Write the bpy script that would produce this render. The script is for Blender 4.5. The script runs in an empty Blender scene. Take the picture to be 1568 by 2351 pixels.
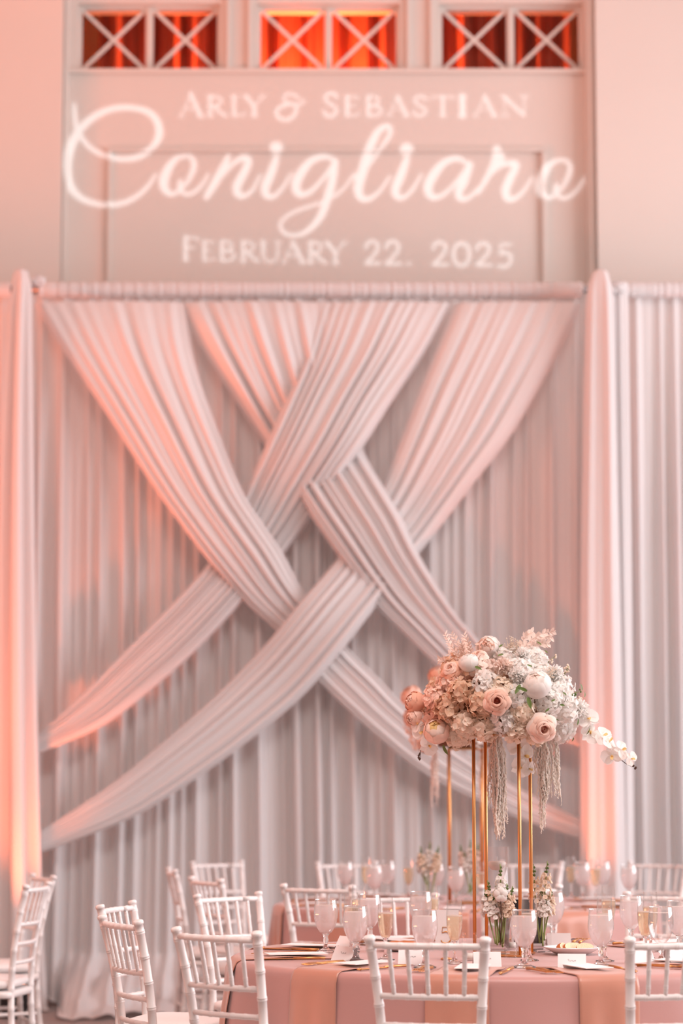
import bpy, math, random
import numpy as np
from mathutils import Vector, Matrix, noise as mnoise

# ------------------------------------------------------------------ camera, world, lights, exposure
SC = bpy.context.scene
COL = SC.collection
F_PX, CX, CY = 85.0/36.0*2351.0, 784.0, 1175.5
CAM_Z, TILT = 1.345, math.radians(6.37)
cam_d = bpy.data.cameras.new('camera')
cam = bpy.data.objects.new('camera', cam_d); COL.objects.link(cam)
cam.location = (0, 0, CAM_Z); cam.rotation_euler = (math.pi/2 + TILT, 0, 0)
cam_d.sensor_fit = 'VERTICAL'; cam_d.sensor_height = 36.0; cam_d.sensor_width = 24.0; cam_d.lens = 85.0
cam_d.dof.use_dof = True; cam_d.dof.focus_distance = 8.05; cam_d.dof.aperture_fstop = 2.2
SC.camera = cam
SC.view_settings.view_transform = 'Standard'
SC.view_settings.look = 'None'
SC.view_settings.exposure = 0.0
SC.view_settings.gamma = 1.0
SC.view_settings.use_curve_mapping = False

def lin(r, g, b):
    f = lambda c: (c/255.0/12.92) if c/255.0 <= 0.04045 else ((c/255.0+0.055)/1.055)**2.4
    return (f(r), f(g), f(b))

world = bpy.data.worlds.new('room_light'); SC.world = world
world.use_nodes = True
bg = world.node_tree.nodes['Background']
bg.inputs[0].default_value = (1.0, 1.0, 1.0, 1); bg.inputs[1].default_value = 0.0   # the hall is closed: light comes from its window, lamps, added fill and bounce

def light(name, kind, loc, power, color, target=None, size=0.1, size_y=None, spot=60, blend=1.0):
    d = bpy.data.lights.new(name, kind); d.energy = power; d.color = color
    if kind == 'AREA':
        d.size = size
        if size_y: d.shape = 'RECTANGLE'; d.size_y = size_y
    elif kind == 'SPOT':
        d.shadow_soft_size = size; d.spot_size = math.radians(spot); d.spot_blend = blend
    else:
        d.shadow_soft_size = size
    o = bpy.data.objects.new(name, d); COL.objects.link(o); o.location = loc
    if target is not None:
        o.rotation_euler = (Vector(target)-Vector(loc)).to_track_quat('-Z', 'Y').to_euler()
    return o
CORAL = (1.0, 0.155, 0.045)
# daylight from the tall windows in the hall's right-hand wall
light('window_right_offscreen', 'AREA', (7.9, 9.5, 3.4), 740, (0.96, 0.95, 1.0), (0.0, 9.5, 3.4), 8.0, 4.2)
# the ceiling fill: unseen light added to brighten flowers and tables from the front
# unseen coral area light added for the wall wash, long to soften drape shadows
row = light('coral_wash_left_offscreen', 'AREA', (-7.6, 9.6, 0.3), 470, (1.0, 0.19, 0.075), None, 0.25, 7.0)
row.rotation_euler = (0, math.radians(216), 0); row.data.spread = math.radians(110)
light('ceiling_fill_offscreen', 'AREA', (1.0, 3.8, 8.5), 690, (1.0, 0.90, 0.86), (1.0, 3.8, 0.0), 4.0, 3.0)

# ------------------------------------------------------------------ pixel helper (used to take positions off the photograph)
def ray(px, py):
    u, v = px-CX, CY-py
    return Vector((u, F_PX*math.cos(TILT)-v*math.sin(TILT), F_PX*math.sin(TILT)+v*math.cos(TILT)))
def at(px, py, Y):
    d = ray(px, py); k = Y/d.y
    return Vector((d.x*k, Y, CAM_Z+d.z*k))
def xat(px, Y, py=2100): return at(px, py, Y).x

# ------------------------------------------------------------------ materials
MATS = {}
def bsdf_mat(name, col, rough=0.5, metal=0.0, sheen=0.0, trans=0.0, bump=0.0, bscale=60.0, var=0.0, vscale=3.0, coat=0.0, spec=0.5, translucent=0.0, subsurf=0.0):
    m = bpy.data.materials.new(name); m.use_nodes = True; MATS[name] = m
    nt = m.node_tree; N = nt.nodes; L = nt.links
    p = N['Principled BSDF']
    p.inputs['Base Color'].default_value = (*col, 1)
    p.inputs['Roughness'].default_value = rough; p.inputs['Metallic'].default_value = metal
    p.inputs['Specular IOR Level'].default_value = spec
    p.inputs['Sheen Weight'].default_value = sheen
    p.inputs['Transmission Weight'].default_value = trans
    p.inputs['Coat Weight'].default_value = coat
    tc = N.new('ShaderNodeTexCoord')
    if bump:
        nz = N.new('ShaderNodeTexNoise'); nz.inputs['Scale'].default_value = bscale; nz.inputs['Detail'].default_value = 4
        b = N.new('ShaderNodeBump'); b.inputs['Strength'].default_value = bump; b.inputs['Distance'].default_value = 0.01
        L.new(tc.outputs['Object'], nz.inputs['Vector']); L.new(nz.outputs['Fac'], b.inputs['Height']); L.new(b.outputs['Normal'], p.inputs['Normal'])
    if var:
        nz = N.new('ShaderNodeTexNoise'); nz.inputs['Scale'].default_value = vscale; nz.inputs['Detail'].default_value = 3
        mx = N.new('ShaderNodeMix'); mx.data_type = 'RGBA'
        mx.inputs[6].default_value = (*[c*(1-var) for c in col], 1); mx.inputs[7].default_value = (*[min(1, c*(1+var)) for c in col], 1)
        L.new(tc.outputs['Object'], nz.inputs['Vector']); L.new(nz.outputs['Fac'], mx.inputs[0]); L.new(mx.outputs[2], p.inputs['Base Color'])
    if translucent:
        t = N.new('ShaderNodeBsdfTranslucent'); t.inputs[0].default_value = (*col, 1)
        mxs = N.new('ShaderNodeMixShader'); mxs.inputs[0].default_value = translucent
        L.new(p.outputs[0], mxs.inputs[1]); L.new(t.outputs[0], mxs.inputs[2]); L.new(mxs.outputs[0], N['Material Output'].inputs['Surface'])
    return m
def emit_mat(name, col, strength):
    m = bpy.data.materials.new(name); m.use_nodes = True; MATS[name] = m
    p = m.node_tree.nodes['Principled BSDF']
    p.inputs['Base Color'].default_value = (*col, 1); p.inputs['Emission Color'].default_value = (*col, 1); p.inputs['Emission Strength'].default_value = strength
    return m
def thin_glass(name, tint=(1, 1, 1), gloss=0.10, milky=0.0, milk_col=(0.85, 0.83, 0.83), blend=0.35, top=0.75):
    m = bpy.data.materials.new(name); m.use_nodes = True; MATS[name] = m
    nt = m.node_tree; N = nt.nodes; L = nt.links
    N.remove(N['Principled BSDF'])
    tr = N.new('ShaderNodeBsdfTransparent'); tr.inputs[0].default_value = (*tint, 1)
    gl = N.new('ShaderNodeBsdfGlossy'); gl.inputs['Roughness'].default_value = 0.03
    lw = N.new('ShaderNodeLayerWeight'); lw.inputs['Blend'].default_value = blend
    mr = N.new('ShaderNodeMapRange'); mr.inputs['To Min'].default_value = gloss*0.35; mr.inputs['To Max'].default_value = top
    L.new(lw.outputs['Facing'], mr.inputs['Value'])
    pw = N.new('ShaderNodeMath'); pw.operation = 'POWER'; pw.inputs[1].default_value = 1.6
    L.new(mr.outputs[0], pw.inputs[0])
    mx = N.new('ShaderNodeMixShader'); L.new(pw.outputs[0], mx.inputs[0]); L.new(tr.outputs[0], mx.inputs[1]); L.new(gl.outputs[0], mx.inputs[2])
    out = mx.outputs[0]
    if milky:
        df = N.new('ShaderNodeBsdfDiffuse'); df.inputs[0].default_value = (*milk_col, 1)
        tl = N.new('ShaderNodeBsdfTranslucent'); tl.inputs[0].default_value = (*milk_col, 1)
        m1 = N.new('ShaderNodeMixShader'); m1.inputs[0].default_value = 0.6; L.new(df.outputs[0], m1.inputs[1]); L.new(tl.outputs[0], m1.inputs[2])
        m2 = N.new('ShaderNodeMixShader'); m2.inputs[0].default_value = milky; L.new(out, m2.inputs[1]); L.new(m1.outputs[0], m2.inputs[2])
        out = m2.outputs[0]
    L.new(out, N['Material Output'].inputs['Surface'])
    return m

bsdf_mat('wall_paint', (0.70, 0.655, 0.61), 0.75, bump=0.03, bscale=30, var=0.03, vscale=1.5)
bsdf_mat('trim_paint', (0.70, 0.655, 0.61), 0.55)
bsdf_mat('floor_carpet', (0.33, 0.28, 0.27), 0.9, bump=0.3, bscale=200, var=0.15, vscale=8)
bsdf_mat('sheer_white', (0.83, 0.81, 0.81), 0.8, sheen=0.15, bump=0.03, bscale=300, translucent=0.30)
bsdf_mat('red_curtain', (0.55, 0.16, 0.10), 0.8, translucent=0.2)
bsdf_mat('chair_white', (0.84, 0.81, 0.80), 0.32, var=0.02, vscale=20)
bsdf_mat('cushion_white', (0.84, 0.81, 0.80), 0.7, sheen=0.2, bump=0.06, bscale=120)
bsdf_mat('cloth_rose', lin(188, 141, 135), 0.45, sheen=0.3, bump=0.04, bscale=250)
bsdf_mat('napkin_satin', lin(192, 135, 115), 0.33, sheen=0.3, bump=0.03, bscale=150, var=0.04, vscale=12)
bsdf_mat('card_white', (0.86, 0.84, 0.84), 0.6)
bsdf_mat('ink', (0.12, 0.08, 0.07), 0.6)
bsdf_mat('gold', lin(218, 160, 104), 0.38, metal=1.0)
bsdf_mat('gold_leaf', lin(205, 140, 62), 0.35, metal=0.6)
bsdf_mat('black_plate', (0.012, 0.012, 0.014), 0.5)
bsdf_mat('china', (0.85, 0.83, 0.83), 0.15, coat=0.4)
bsdf_mat('bread_crumb', lin(240, 214, 180), 0.85, bump=0.4, bscale=220, var=0.12, vscale=90)
bsdf_mat('bread_crust', lin(190, 105, 52), 0.6, bump=0.2, bscale=150, var=0.2, vscale=50)
bsdf_mat('wax', (0.88, 0.85, 0.80), 0.45, translucent=0.2)
bsdf_mat('wood_hidden', (0.35, 0.24, 0.15), 0.6, var=0.2, vscale=10)
bsdf_mat('metal_grey', (0.35, 0.35, 0.36), 0.4, metal=0.9)
bsdf_mat('black_metal', (0.02, 0.02, 0.022), 0.4)
bsdf_mat('petal_white', (0.95, 0.93, 0.90), 0.6, translucent=0.42, var=0.03, vscale=40)
bsdf_mat('petal_cream', lin(248, 234, 218), 0.6, translucent=0.40, var=0.05, vscale=40)
bsdf_mat('petal_tan', lin(236, 206, 180), 0.6, translucent=0.36, var=0.08, vscale=40)
bsdf_mat('petal_blush', lin(249, 218, 202), 0.55, translucent=0.28, var=0.05, vscale=30)
bsdf_mat('petal_pale_blush', lin(252, 234, 224), 0.55, translucent=0.28, var=0.04, vscale=30)
bsdf_mat('petal_dusty', lin(234, 192, 172), 0.55, translucent=0.22, var=0.06, vscale=30)
bsdf_mat('petal_peach_dark', lin(240, 186, 160), 0.55, translucent=0.2, var=0.06, vscale=30)
bsdf_mat('petal_butter', lin(246, 214, 150), 0.55, translucent=0.28, var=0.06, vscale=30)
bsdf_mat('rose_heart', lin(176, 78, 62), 0.6)
bsdf_mat('leaf_green', lin(98, 120, 58), 0.5, translucent=0.2, var=0.2, vscale=40)
bsdf_mat('stem_green', lin(128, 140, 78), 0.5, var=0.15, vscale=40)
bsdf_mat('twig', lin(84, 58, 44), 0.7, var=0.2, vscale=60)
bsdf_mat('foam_brown', lin(120, 84, 62), 0.9)
bsdf_mat('amaranth', (0.93, 0.86, 0.78), 0.75, translucent=0.3, var=0.06, vscale=80)
bsdf_mat('ruscus_blush', lin(248, 230, 220), 0.6, translucent=0.3)
thin_glass('glass', gloss=0.45, blend=0.5, milky=0.03)
thin_glass('glass_vase', gloss=0.1, blend=0.40, top=0.5)
thin_glass('water_frosted', tint=(0.97, 0.95, 0.96), gloss=0.15, milky=0.52, milk_col=(0.95, 0.91, 0.91))
thin_glass('water_clear', tint=(0.985, 0.98, 0.98), gloss=0.03, milky=0.03, top=0.22)
thin_glass('champagne', tint=(0.97, 0.88, 0.74), gloss=0.2, milky=0.22, milk_col=(0.95, 0.84, 0.70))
thin_glass('bubbles', tint=(1, 0.97, 0.93), gloss=0.1, milky=0.75, milk_col=(0.95, 0.92, 0.88))
thin_glass('window_glass', tint=(0.98, 0.95, 0.93), gloss=0.05)
gm = bsdf_mat('stem_glass', (1, 1, 1), 0.02, trans=1.0); gm.node_tree.nodes['Principled BSDF'].inputs['IOR'].default_value = 1.45

# ------------------------------------------------------------------ mesh builder
class MB:
    def __init__(s): s.v = []; s.f = []; s.m = []; s.sm = []
    def add(s, verts, faces, mi=0, smooth=True):
        o = len(s.v); s.v += [tuple(p) for p in verts]
        for f in faces: s.f.append(tuple(i+o for i in f)); s.m.append(mi); s.sm.append(smooth)
        return s
    def box(s, c, d, M=None, mi=0, bev=0.0):
        x, y, z = d[0]/2, d[1]/2, d[2]/2
        vs = [Vector((sx*x, sy*y, sz*z)) for sz in (-1, 1) for sy in (-1, 1) for sx in (-1, 1)]
        if M: vs = [M @ p for p in vs]
        vs = [p+Vector(c) for p in vs]
        return s.add(vs, [(0, 2, 3, 1), (4, 5, 7, 6), (0, 1, 5, 4), (2, 6, 7, 3), (0, 4, 6, 2), (1, 3, 7, 5)], mi, False)
    def tube(s, pts, rad, seg=8, mi=0, caps=True, closed=False):
        pts = [Vector(p) for p in pts]; n = len(pts)
        if not hasattr(rad, '__len__'): rad = [rad]*n
        vs = []; ref = None
        for i, p in enumerate(pts):
            t = (pts[min(i+1, n-1)]-pts[max(i-1, 0)])
            if t.length < 1e-9: t = Vector((0, 0, 1))
            t.normalize()
            if ref is None:
                ref = Vector((1, 0, 0)) if abs(t.x) < 0.8 else Vector((0, 1, 0))
            a = (ref - t*ref.dot(t)).normalized(); ref = a; b = t.cross(a)
            for k in range(seg):
                th = 2*math.pi*k/seg
                vs.append(p + (a*math.cos(th)+b*math.sin(th))*rad[i])
        fs = []
        for i in range(n-1):
            for k in range(seg):
                k2 = (k+1) % seg
                fs.append((i*seg+k, i*seg+k2, (i+1)*seg+k2, (i+1)*seg+k))
        if caps: fs.append(tuple(range(seg-1, -1, -1))); fs.append(tuple((n-1)*seg+k for k in range(seg)))
        return s.add(vs, fs, mi)
    def lathe(s, prof, seg=24, c=(0, 0, 0), mi=0, close=False):
        vs = []; c = Vector(c)
        for r, z in prof:
            for k in range(seg):
                th = 2*math.pi*k/seg
                vs.append(c+Vector((r*math.cos(th), r*math.sin(th), z)))
        n = len(prof); fs = []
        for i in range(n-1):
            for k in range(seg):
                k2 = (k+1) % seg
                fs.append((i*seg+k, i*seg+k2, (i+1)*seg+k2, (i+1)*seg+k))
        if prof[0][0] > 1e-6 and close: fs.append(tuple(range(seg-1, -1, -1)))
        if prof[-1][0] > 1e-6 and close: fs.append(tuple((n-1)*seg+k for k in range(seg)))
        return s.add(vs, fs, mi)
    def grid(s, fn, nu, nv, mi=0, wrap=False):
        vs = [fn(i/(nu if wrap else nu), j/nv) for j in range(nv+1) for i in range(nu + (0 if wrap else 1))]
        w = nu if wrap else nu+1; fs = []
        for j in range(nv):
            for i in range(nu):
                i2 = (i+1) % w if wrap else i+1
                fs.append((j*w+i, j*w+i2, (j+1)*w+i2, (j+1)*w+i))
        return s.add(vs, fs, mi)
    def mesh(s, name, mats):
        me = bpy.data.meshes.new(name); me.from_pydata(s.v, [], s.f)
        if not isinstance(mats, (list, tuple)): mats = [mats]
        for m in mats: me.materials.append(MATS[m])
        me.polygons.foreach_set('material_index', s.m); me.polygons.foreach_set('use_smooth', s.sm)
        me.update(); return me
    def build(s, name, mats, parent=None, loc=None):
        return put(name, s.mesh(name, mats), parent, loc)
def put(name, me, parent=None, loc=None, M=None):
    o = bpy.data.objects.new(name, me); COL.objects.link(o)
    if parent: o.parent = parent
    if loc is not None: o.location = loc
    if M is not None: o.matrix_local = M
    return o
def tag(o, label, cat, group=None):
    o['label'] = label; o['category'] = cat
    if group: o['group'] = group
    return o
def struct(o): o['kind'] = 'structure'; return o
def thing(name, label, cat, loc=(0, 0, 0), rz=0.0, group=None):
    o = bpy.data.objects.new(name, None); o.empty_display_size = 0.05; COL.objects.link(o)
    o.location = loc; o.rotation_euler = (0, 0, rz)
    return tag(o, label, cat, group)
def dup(o, parent=None):
    c = o.copy(); COL.objects.link(c); c.parent = parent
    for ch in o.children: dup(ch, c)
    return c
def place(proto, used, loc, rz, label=None, group=None):
    """first call moves the prototype itself, later calls copy it with its parts"""
    if not used: used.append(1); o = proto
    else: o = dup(proto)
    o.location = loc; o.rotation_euler = (0, 0, rz)
    if label: o['label'] = label
    if group: o['group'] = group
    return o
def spline(pts, n):
    """Catmull-Rom through points of any dimension"""
    P = np.array(pts, float); P = np.vstack([2*P[0]-P[1], P, 2*P[-1]-P[-2]])
    seg = len(P)-3; out = []
    for k in range(n+1):
        t = k/n*seg; i = min(int(t), seg-1); f = t-i
        p0, p1, p2, p3 = P[i], P[i+1], P[i+2], P[i+3]
        out.append(0.5*((2*p1)+(-p0+p2)*f+(2*p0-5*p1+4*p2-p3)*f*f+(-p0+3*p1-3*p2+p3)*f**3))
    return np.array(out)
def spline_len(pts, n):
    """the same, sampled evenly by length"""
    S = spline(pts, n*4); d = np.r_[0, np.cumsum(np.linalg.norm(np.diff(S[:, :2], axis=0), axis=1))]
    t = np.linspace(0, d[-1], n+1)
    return np.stack([np.interp(t, d, S[:, k]) for k in range(S.shape[1])], 1)

# ------------------------------------------------------------------ the hall: floor, back wall, transom windows
YP, YR = 15.45, 15.62          # proud wall plane, recessed panel plane
mb = MB(); mb.box((0, 4.9, -0.05), (16, 22.2, 0.1))
struct(mb.build('floor', 'floor_carpet'))
for nm, c, d in (('wall_left', (-8.05, 4.7, 4.3), (0.1, 21.6, 8.6)), ('wall_right', (8.05, 4.7, 4.3), (0.1, 21.6, 8.6)), ('wall_front', (0, -6.05, 4.3), (16, 0.1, 8.6)), ('ceiling', (0, 4.9, 8.65), (16.2, 22.2, 0.1))):
    mb = MB(); mb.box(c, d); struct(mb.build(nm, 'wall_paint'))
XL, XR = at(140, 400, YP).x, at(1371, 400, YP).x
ZS = at(700, 160, YR).z; ZT = at(700, 8, YR).z; ZTOP = 8.6
win = [(178, 505), (590, 917), (1008, 1338)]
wx = [(at(a, 85, YR).x, at(b, 85, YR).x) for a, b in win]
mb = MB()
mb.box(((-8+XL)/2, YP+0.25, ZTOP/2), (8+XL, 0.5, ZTOP))
mb.box(((8+XR)/2, YP+0.25, ZTOP/2), (8-XR, 0.5, ZTOP))
mb.box(((XL+XR)/2, YR+0.12, ZS/2), (XR-XL, 0.24, ZS), mi=1)
mb.box(((XL+XR)/2, YR+0.12, (ZT+ZTOP)/2), (XR-XL, 0.24, ZTOP-ZT), mi=1)
edges = [XL] + [e for w in wx for e in w] + [XR]
for k in range(0, len(edges), 2):
    a, b = edges[k], edges[k+1]
    mb.box(((a+b)/2, YR+0.12, (ZS+ZT)/2), (b-a, 0.24, ZT-ZS), mi=1)
struct(mb.build('wall_back', ['wall_paint', 'wall_paint']))
# corridor behind the transoms
mb = MB()
mb.box((0, 17.6, 6.2), (4.4, 0.1, 2.6)); mb.box((0, 16.75, 7.45), (4.4, 1.8, 0.1)); mb.box((0, 16.75, 5.0), (4.4, 1.8, 0.1))
mb.box((-2.2, 16.75, 6.2), (0.1, 1.8, 2.6)); mb.box((2.2, 16.75, 6.2), (0.1, 1.8, 2.6))
struct(mb.build('wall_corridor', 'wall_paint'))
# recessed-panel moulding
def bar(name, x0, x1, z0, z1, y, d, bead=True, mat='trim_paint'):
    mb = MB(); w, h = x1-x0, z1-z0
    mb.box(((x0+x1)/2, y-d/2, (z0+z1)/2), (w, d, h))
    if bead:
        if w < h: mb.box(((x0+x1)/2, y-d*0.85, (z0+z1)/2), (w*0.45, d*0.7, h))
        else: mb.box(((x0+x1)/2, y-d*0.85, (z0+z1)/2), (w, d*0.7, h*0.45))
    return struct(mb.build(name, mat))
pxl, pxr, pzt = at(251, 500, YR).x, at(1249, 500, YR).x, at(700, 346, YR).z
bar('trim_1', pxl-0.014, pxl+0.014, 0.4, pzt-0.014, YR, 0.028)
bar('trim_2', pxr-0.018, pxr+0.018, 0.4, pzt-0.018, YR, 0.034)
bar('trim_3', pxl-0.014, pxr+0.018, pzt-0.014, pzt+0.014, YR, 0.028)
bar('trim_4', XL, XL+0.024, 0, ZTOP, YR, 0.09)
bar('trim_5', XR-0.06, XR, 0, ZTOP, YR, 0.10)
bar('trim_6', XL+0.024, XR-0.06, ZS-0.03, ZS+0.0, YR, 0.03, False)
ti = 7
for a, b in ((505, 590), (917, 1008)):
    x0, x1 = at(a, 85, YR).x, at(b, 85, YR).x; w = x1-x0
    for u in (0.22, 0.80):
        bar('trim_%d' % ti, x0+w*u-0.014, x0+w*u+0.014, ZS, ZTOP, YR, 0.03); ti += 1
# three transom windows, each with two panes crossed by diagonal muntins
for wi, (x0, x1) in enumerate(wx):
    root = bpy.data.objects.new('window_%d' % (wi+1), None); COL.objects.link(root); struct(root)
    root.location = ((x0+x1)/2, YR+0.08, ZS); hw, H = (x1-x0)/2, ZT-ZS
    fr = 0.022
    mb = MB()
    mb.box((-hw+fr/2, 0, H/2), (fr, 0.05, H)); mb.box((hw-fr/2, 0, H/2), (fr, 0.05, H))
    mb.box((0, 0, H-fr/2), (2*hw-2*fr, 0.05, fr)); mb.box((0, 0, fr/4), (2*hw-2*fr, 0.05, fr/2))
    mb.build('window_frame', 'trim_paint', root)
    mb = MB(); mb.box((0, -0.004, H/2), (0.048, 0.05, H-0.034)); mb.box((0, -0.032, H/2), (0.02, 0.016, H-0.034)); mb.build('mullion', 'trim_paint', root)
    for sx in (-1, 1):
        a0, a1 = sorted((sx*0.026, sx*(hw-fr)))
        mb = MB(); mb.box(((a0+a1)/2, 0.012, H/2), (a1-a0, 0.004, H-0.04)); mb.build('pane', 'window_glass', root)
        for k, (p, q) in enumerate((((a0, 0.014), (a1, H-fr)), ((a0, H-fr), (a1, 0.014)))):
            dx, dz = q[0]-p[0], q[1]-p[1]; ln = math.hypot(dx, dz)
            M = Matrix.Rotation(-math.atan2(dz, dx), 3, 'Y')
            mb = MB(); mb.box(((p[0]+q[0])/2, -0.006-0.002*k, (p[1]+q[1])/2), (ln, 0.024, 0.022), M); mb.build('muntin', 'trim_paint', root)
# red curtains hanging in the corridor behind the transoms
rng = random.Random(5)
def small_curtain(x0, x1, seed, label):
    r = random.Random(seed); ph = [r.uniform(0, 6.28) for _ in range(5)]
    def fn(u, v):
        x = x0+(x1-x0)*u
        y = 16.28 + 0.05*math.sin(x*34+ph[0]) + 0.035*math.sin(x*61+ph[1]) + 0.02*math.sin(x*17+ph[2]+v*0.6)
        return (x, y, 5.06+2.3*v)
    o = MB().grid(fn, int((x1-x0)*110), 5).build('red_curtain', 'red_curtain')
    tag(o, label, 'curtain')
w1, w2, w3 = wx
small_curtain(w1[0]+0.07, w1[1]+0.08, 1, 'dark red pleated curtain behind the transom window above the left end of the projected names')
small_curtain(w2[0]-0.08, w2[1]+0.08, 2, 'bright orange lit pleated curtain behind the middle transom window')
small_curtain(w3[0]-0.08, w3[1]-0.03, 3, 'dark red pleated curtain behind the transom window next to the plain right wall')
light('corridor_lamp_middle', 'POINT', (-0.16, 15.95, 5.66), 150, (1.0, 0.22, 0.06), size=0.05)

# ------------------------------------------------------------------ pipe-and-drape backdrop
YD = 14.85
ZROD = at(700, 672, YD).z
def pleats(seed, n, w0, w1):
    r = random.Random(seed)
    return [(r.uniform(w0, w1), r.uniform(0, 6.28), r.uniform(0.5, 1.0), r.uniform(-1, 1)) for _ in range(n)]
def back_drape(name, x0, x1, seed, label, ytop=YD, puddle=1.1, ztop=None, mat='sheer_white'):
    P = pleats(seed, 6, 26, 84); Q = pleats(seed+50, 3, 8, 20); zt = ztop or ZROD+0.05
    def fn(u, v):
        x = x0+(x1-x0)*u; z = zt*(1-v)
        a = 0.0
        xs = x + 0.05*v*mnoise.noise((x*1.4, v*1.2, seed))
        for w, p, k, d in P: a += k*math.sin(w*xs+p+d*0.9*v)
        a = max(-1.0, min(1.0, a/2.6)); a = ((a+1)/2)**2.0*2-1
        amp = 0.014+0.036*min(1, v*3.0)
        b = sum(k*math.sin(w*xs+p+d*1.2*v) for w, p, k, d in Q)/3
        y = ytop - amp*a - 0.05*v*b
        z = max(z, 0.0)
        if v > 0.93:
            t = min(1.0, (v-0.93)/0.07); q = 0.5+0.5*mnoise.noise((x*2.2, t*3, seed*1.7))
            y -= puddle*min(1.0, max(0.09, (min(x-x0, x1-x)-0.30)*9))*t*(0.45+0.8*q); z = zt*0.07*max(0.0, 1-t)**2.2 + 0.012 + 0.055*min(1, t*3)*(1-t*.6)*abs(math.sin(13*x+seed+5*t)+0.6*math.sin(29*x-7*t)+0.5*math.sin(9*t+6*x))
        return (x, y, z)
    mb = MB().grid(fn, int((x1-x0)*230), 110)
    o = mb.build(name, mat)
    return tag(o, label, 'drape')
xcl, xcr = at(78, 1200, YD).x, at(1350, 1200, YD).x
back_drape('backdrop_curtain', xcl-0.12, xcr+0.12, 11, 'pleated white sheer curtain hanging behind the crossed swags')
back_drape('backdrop_curtain', xcr+0.13, xcr+2.4, 23, 'pleated white sheer curtain outside the white gathered column beside the orchid spray', YD+0.02, 0.15, ztop=at(1500, 668, YD).z+0.01, mat='sheer_white')
back_drape('backdrop_curtain', xcl-2.2, xcl-0.13, 37, 'pleated sheer curtain outside the coral-lit gathered column beside the empty pair of chairs', YD+0.02, 0.15)
# horizontal pipe with the gathered rod pocket
mb = MB(); mb.tube([(xcl-2.3, YD-0.005, ZROD+0.02), (xcr+2.5, YD-0.005, ZROD+0.02)], 0.022, 12)
tag(mb.build('drape_crossbar', 'metal_grey'), 'long grey metal pipe carrying the drapes along the backdrop top', 'pipe')
def pocket(x0, x1, seed):
    r = random.Random(seed); P = pleats(seed, 5, 60, 190)
    def fn(u, v):
        x = x0+(x1-x0)*u; th = -0.5*math.pi+v*2*math.pi*0.72
        a = sum(k*math.sin(w*x+p) for w, p, k, d in P)/5
        rr = 0.036+0.006*a
        return (x, YD-0.03+rr*1.15*math.cos(th+math.pi), ZROD+0.012+1.35*rr*math.sin(th))
    return MB().grid(fn, int((x1-x0)*150), 10).build('rod_pocket_valance', 'sheer_white')
tag(pocket(xcl+0.02, xcr-0.02, 3), 'gathered white rod pocket along the top edge above the crossed swags', 'valance')

tag(pocket(xcr+0.16, xcr+2.38, 5), 'gathered white rod pocket along the top of the plain curtain beside the white column', 'valance')
tag(pocket(xcl-2.18, xcl-0.16, 7), 'gathered rod pocket along the top of the curtain outside the coral column', 'valance')
# crossed swags, edges in photo pixels taken at the backdrop plane
YS = 14.62
SW = {
 1: ([(72, 688), (150, 812), (240, 945), (330, 1085), (400, 1185), (480, 1290), (560, 1380), (640, 1452), (729, 1560), (850, 1675), (974, 1775), (1090, 1835), (1200, 1883), (1336, 1927)],
     [(432, 688), (440, 790), (465, 890), (510, 1010), (560, 1130), (610, 1210), (650, 1270), (702, 1362), (800, 1485), (870, 1555), (936, 1625), (1060, 1725), (1200, 1812), (1336, 1880)]),
 2: ([(405, 688), (460, 790), (530, 900), (605, 1015), (660, 1100), (720, 1195), (780, 1280), (860, 1387), (930, 1455), (1005, 1527), (1100, 1605), (1230, 1672), (1338, 1715)],
     [(775, 688), (800, 900), (838, 1030), (880, 1110), (925, 1190), (965, 1275), (1040, 1395), (1085, 1450), (1150, 1525), (1210, 1580), (1270, 1630), (1310, 1660), (1338, 1688)]),
 3: ([(722, 688), (690, 820), (640, 950), (600, 1040), (565, 1112), (520, 1210), (470, 1297), (390, 1387), (300, 1477), (190, 1590), (84, 1688)],
     [(1040, 688), (980, 800), (900, 920), (830, 1030), (740, 1150), (648, 1270), (545, 1390), (450, 1490), (350, 1578), (230, 1668), (84, 1730)]),
 4: ([(1047, 688), (1010, 780), (960, 900), (915, 1020), (880, 1107), (830, 1200), (770, 1285), (700, 1370), (620, 1467), (500, 1590), (400, 1680), (280, 1780), (180, 1850), (94, 1905)],
     [(1342, 688), (1290, 795), (1230, 905), (1170, 1003), (1100, 1092), (1030, 1182), (960, 1272), (862, 1395), (790, 1487), (700, 1592), (600, 1677), (500, 1752), (380, 1832), (280, 1887), (94, 1957)]),
}
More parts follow.
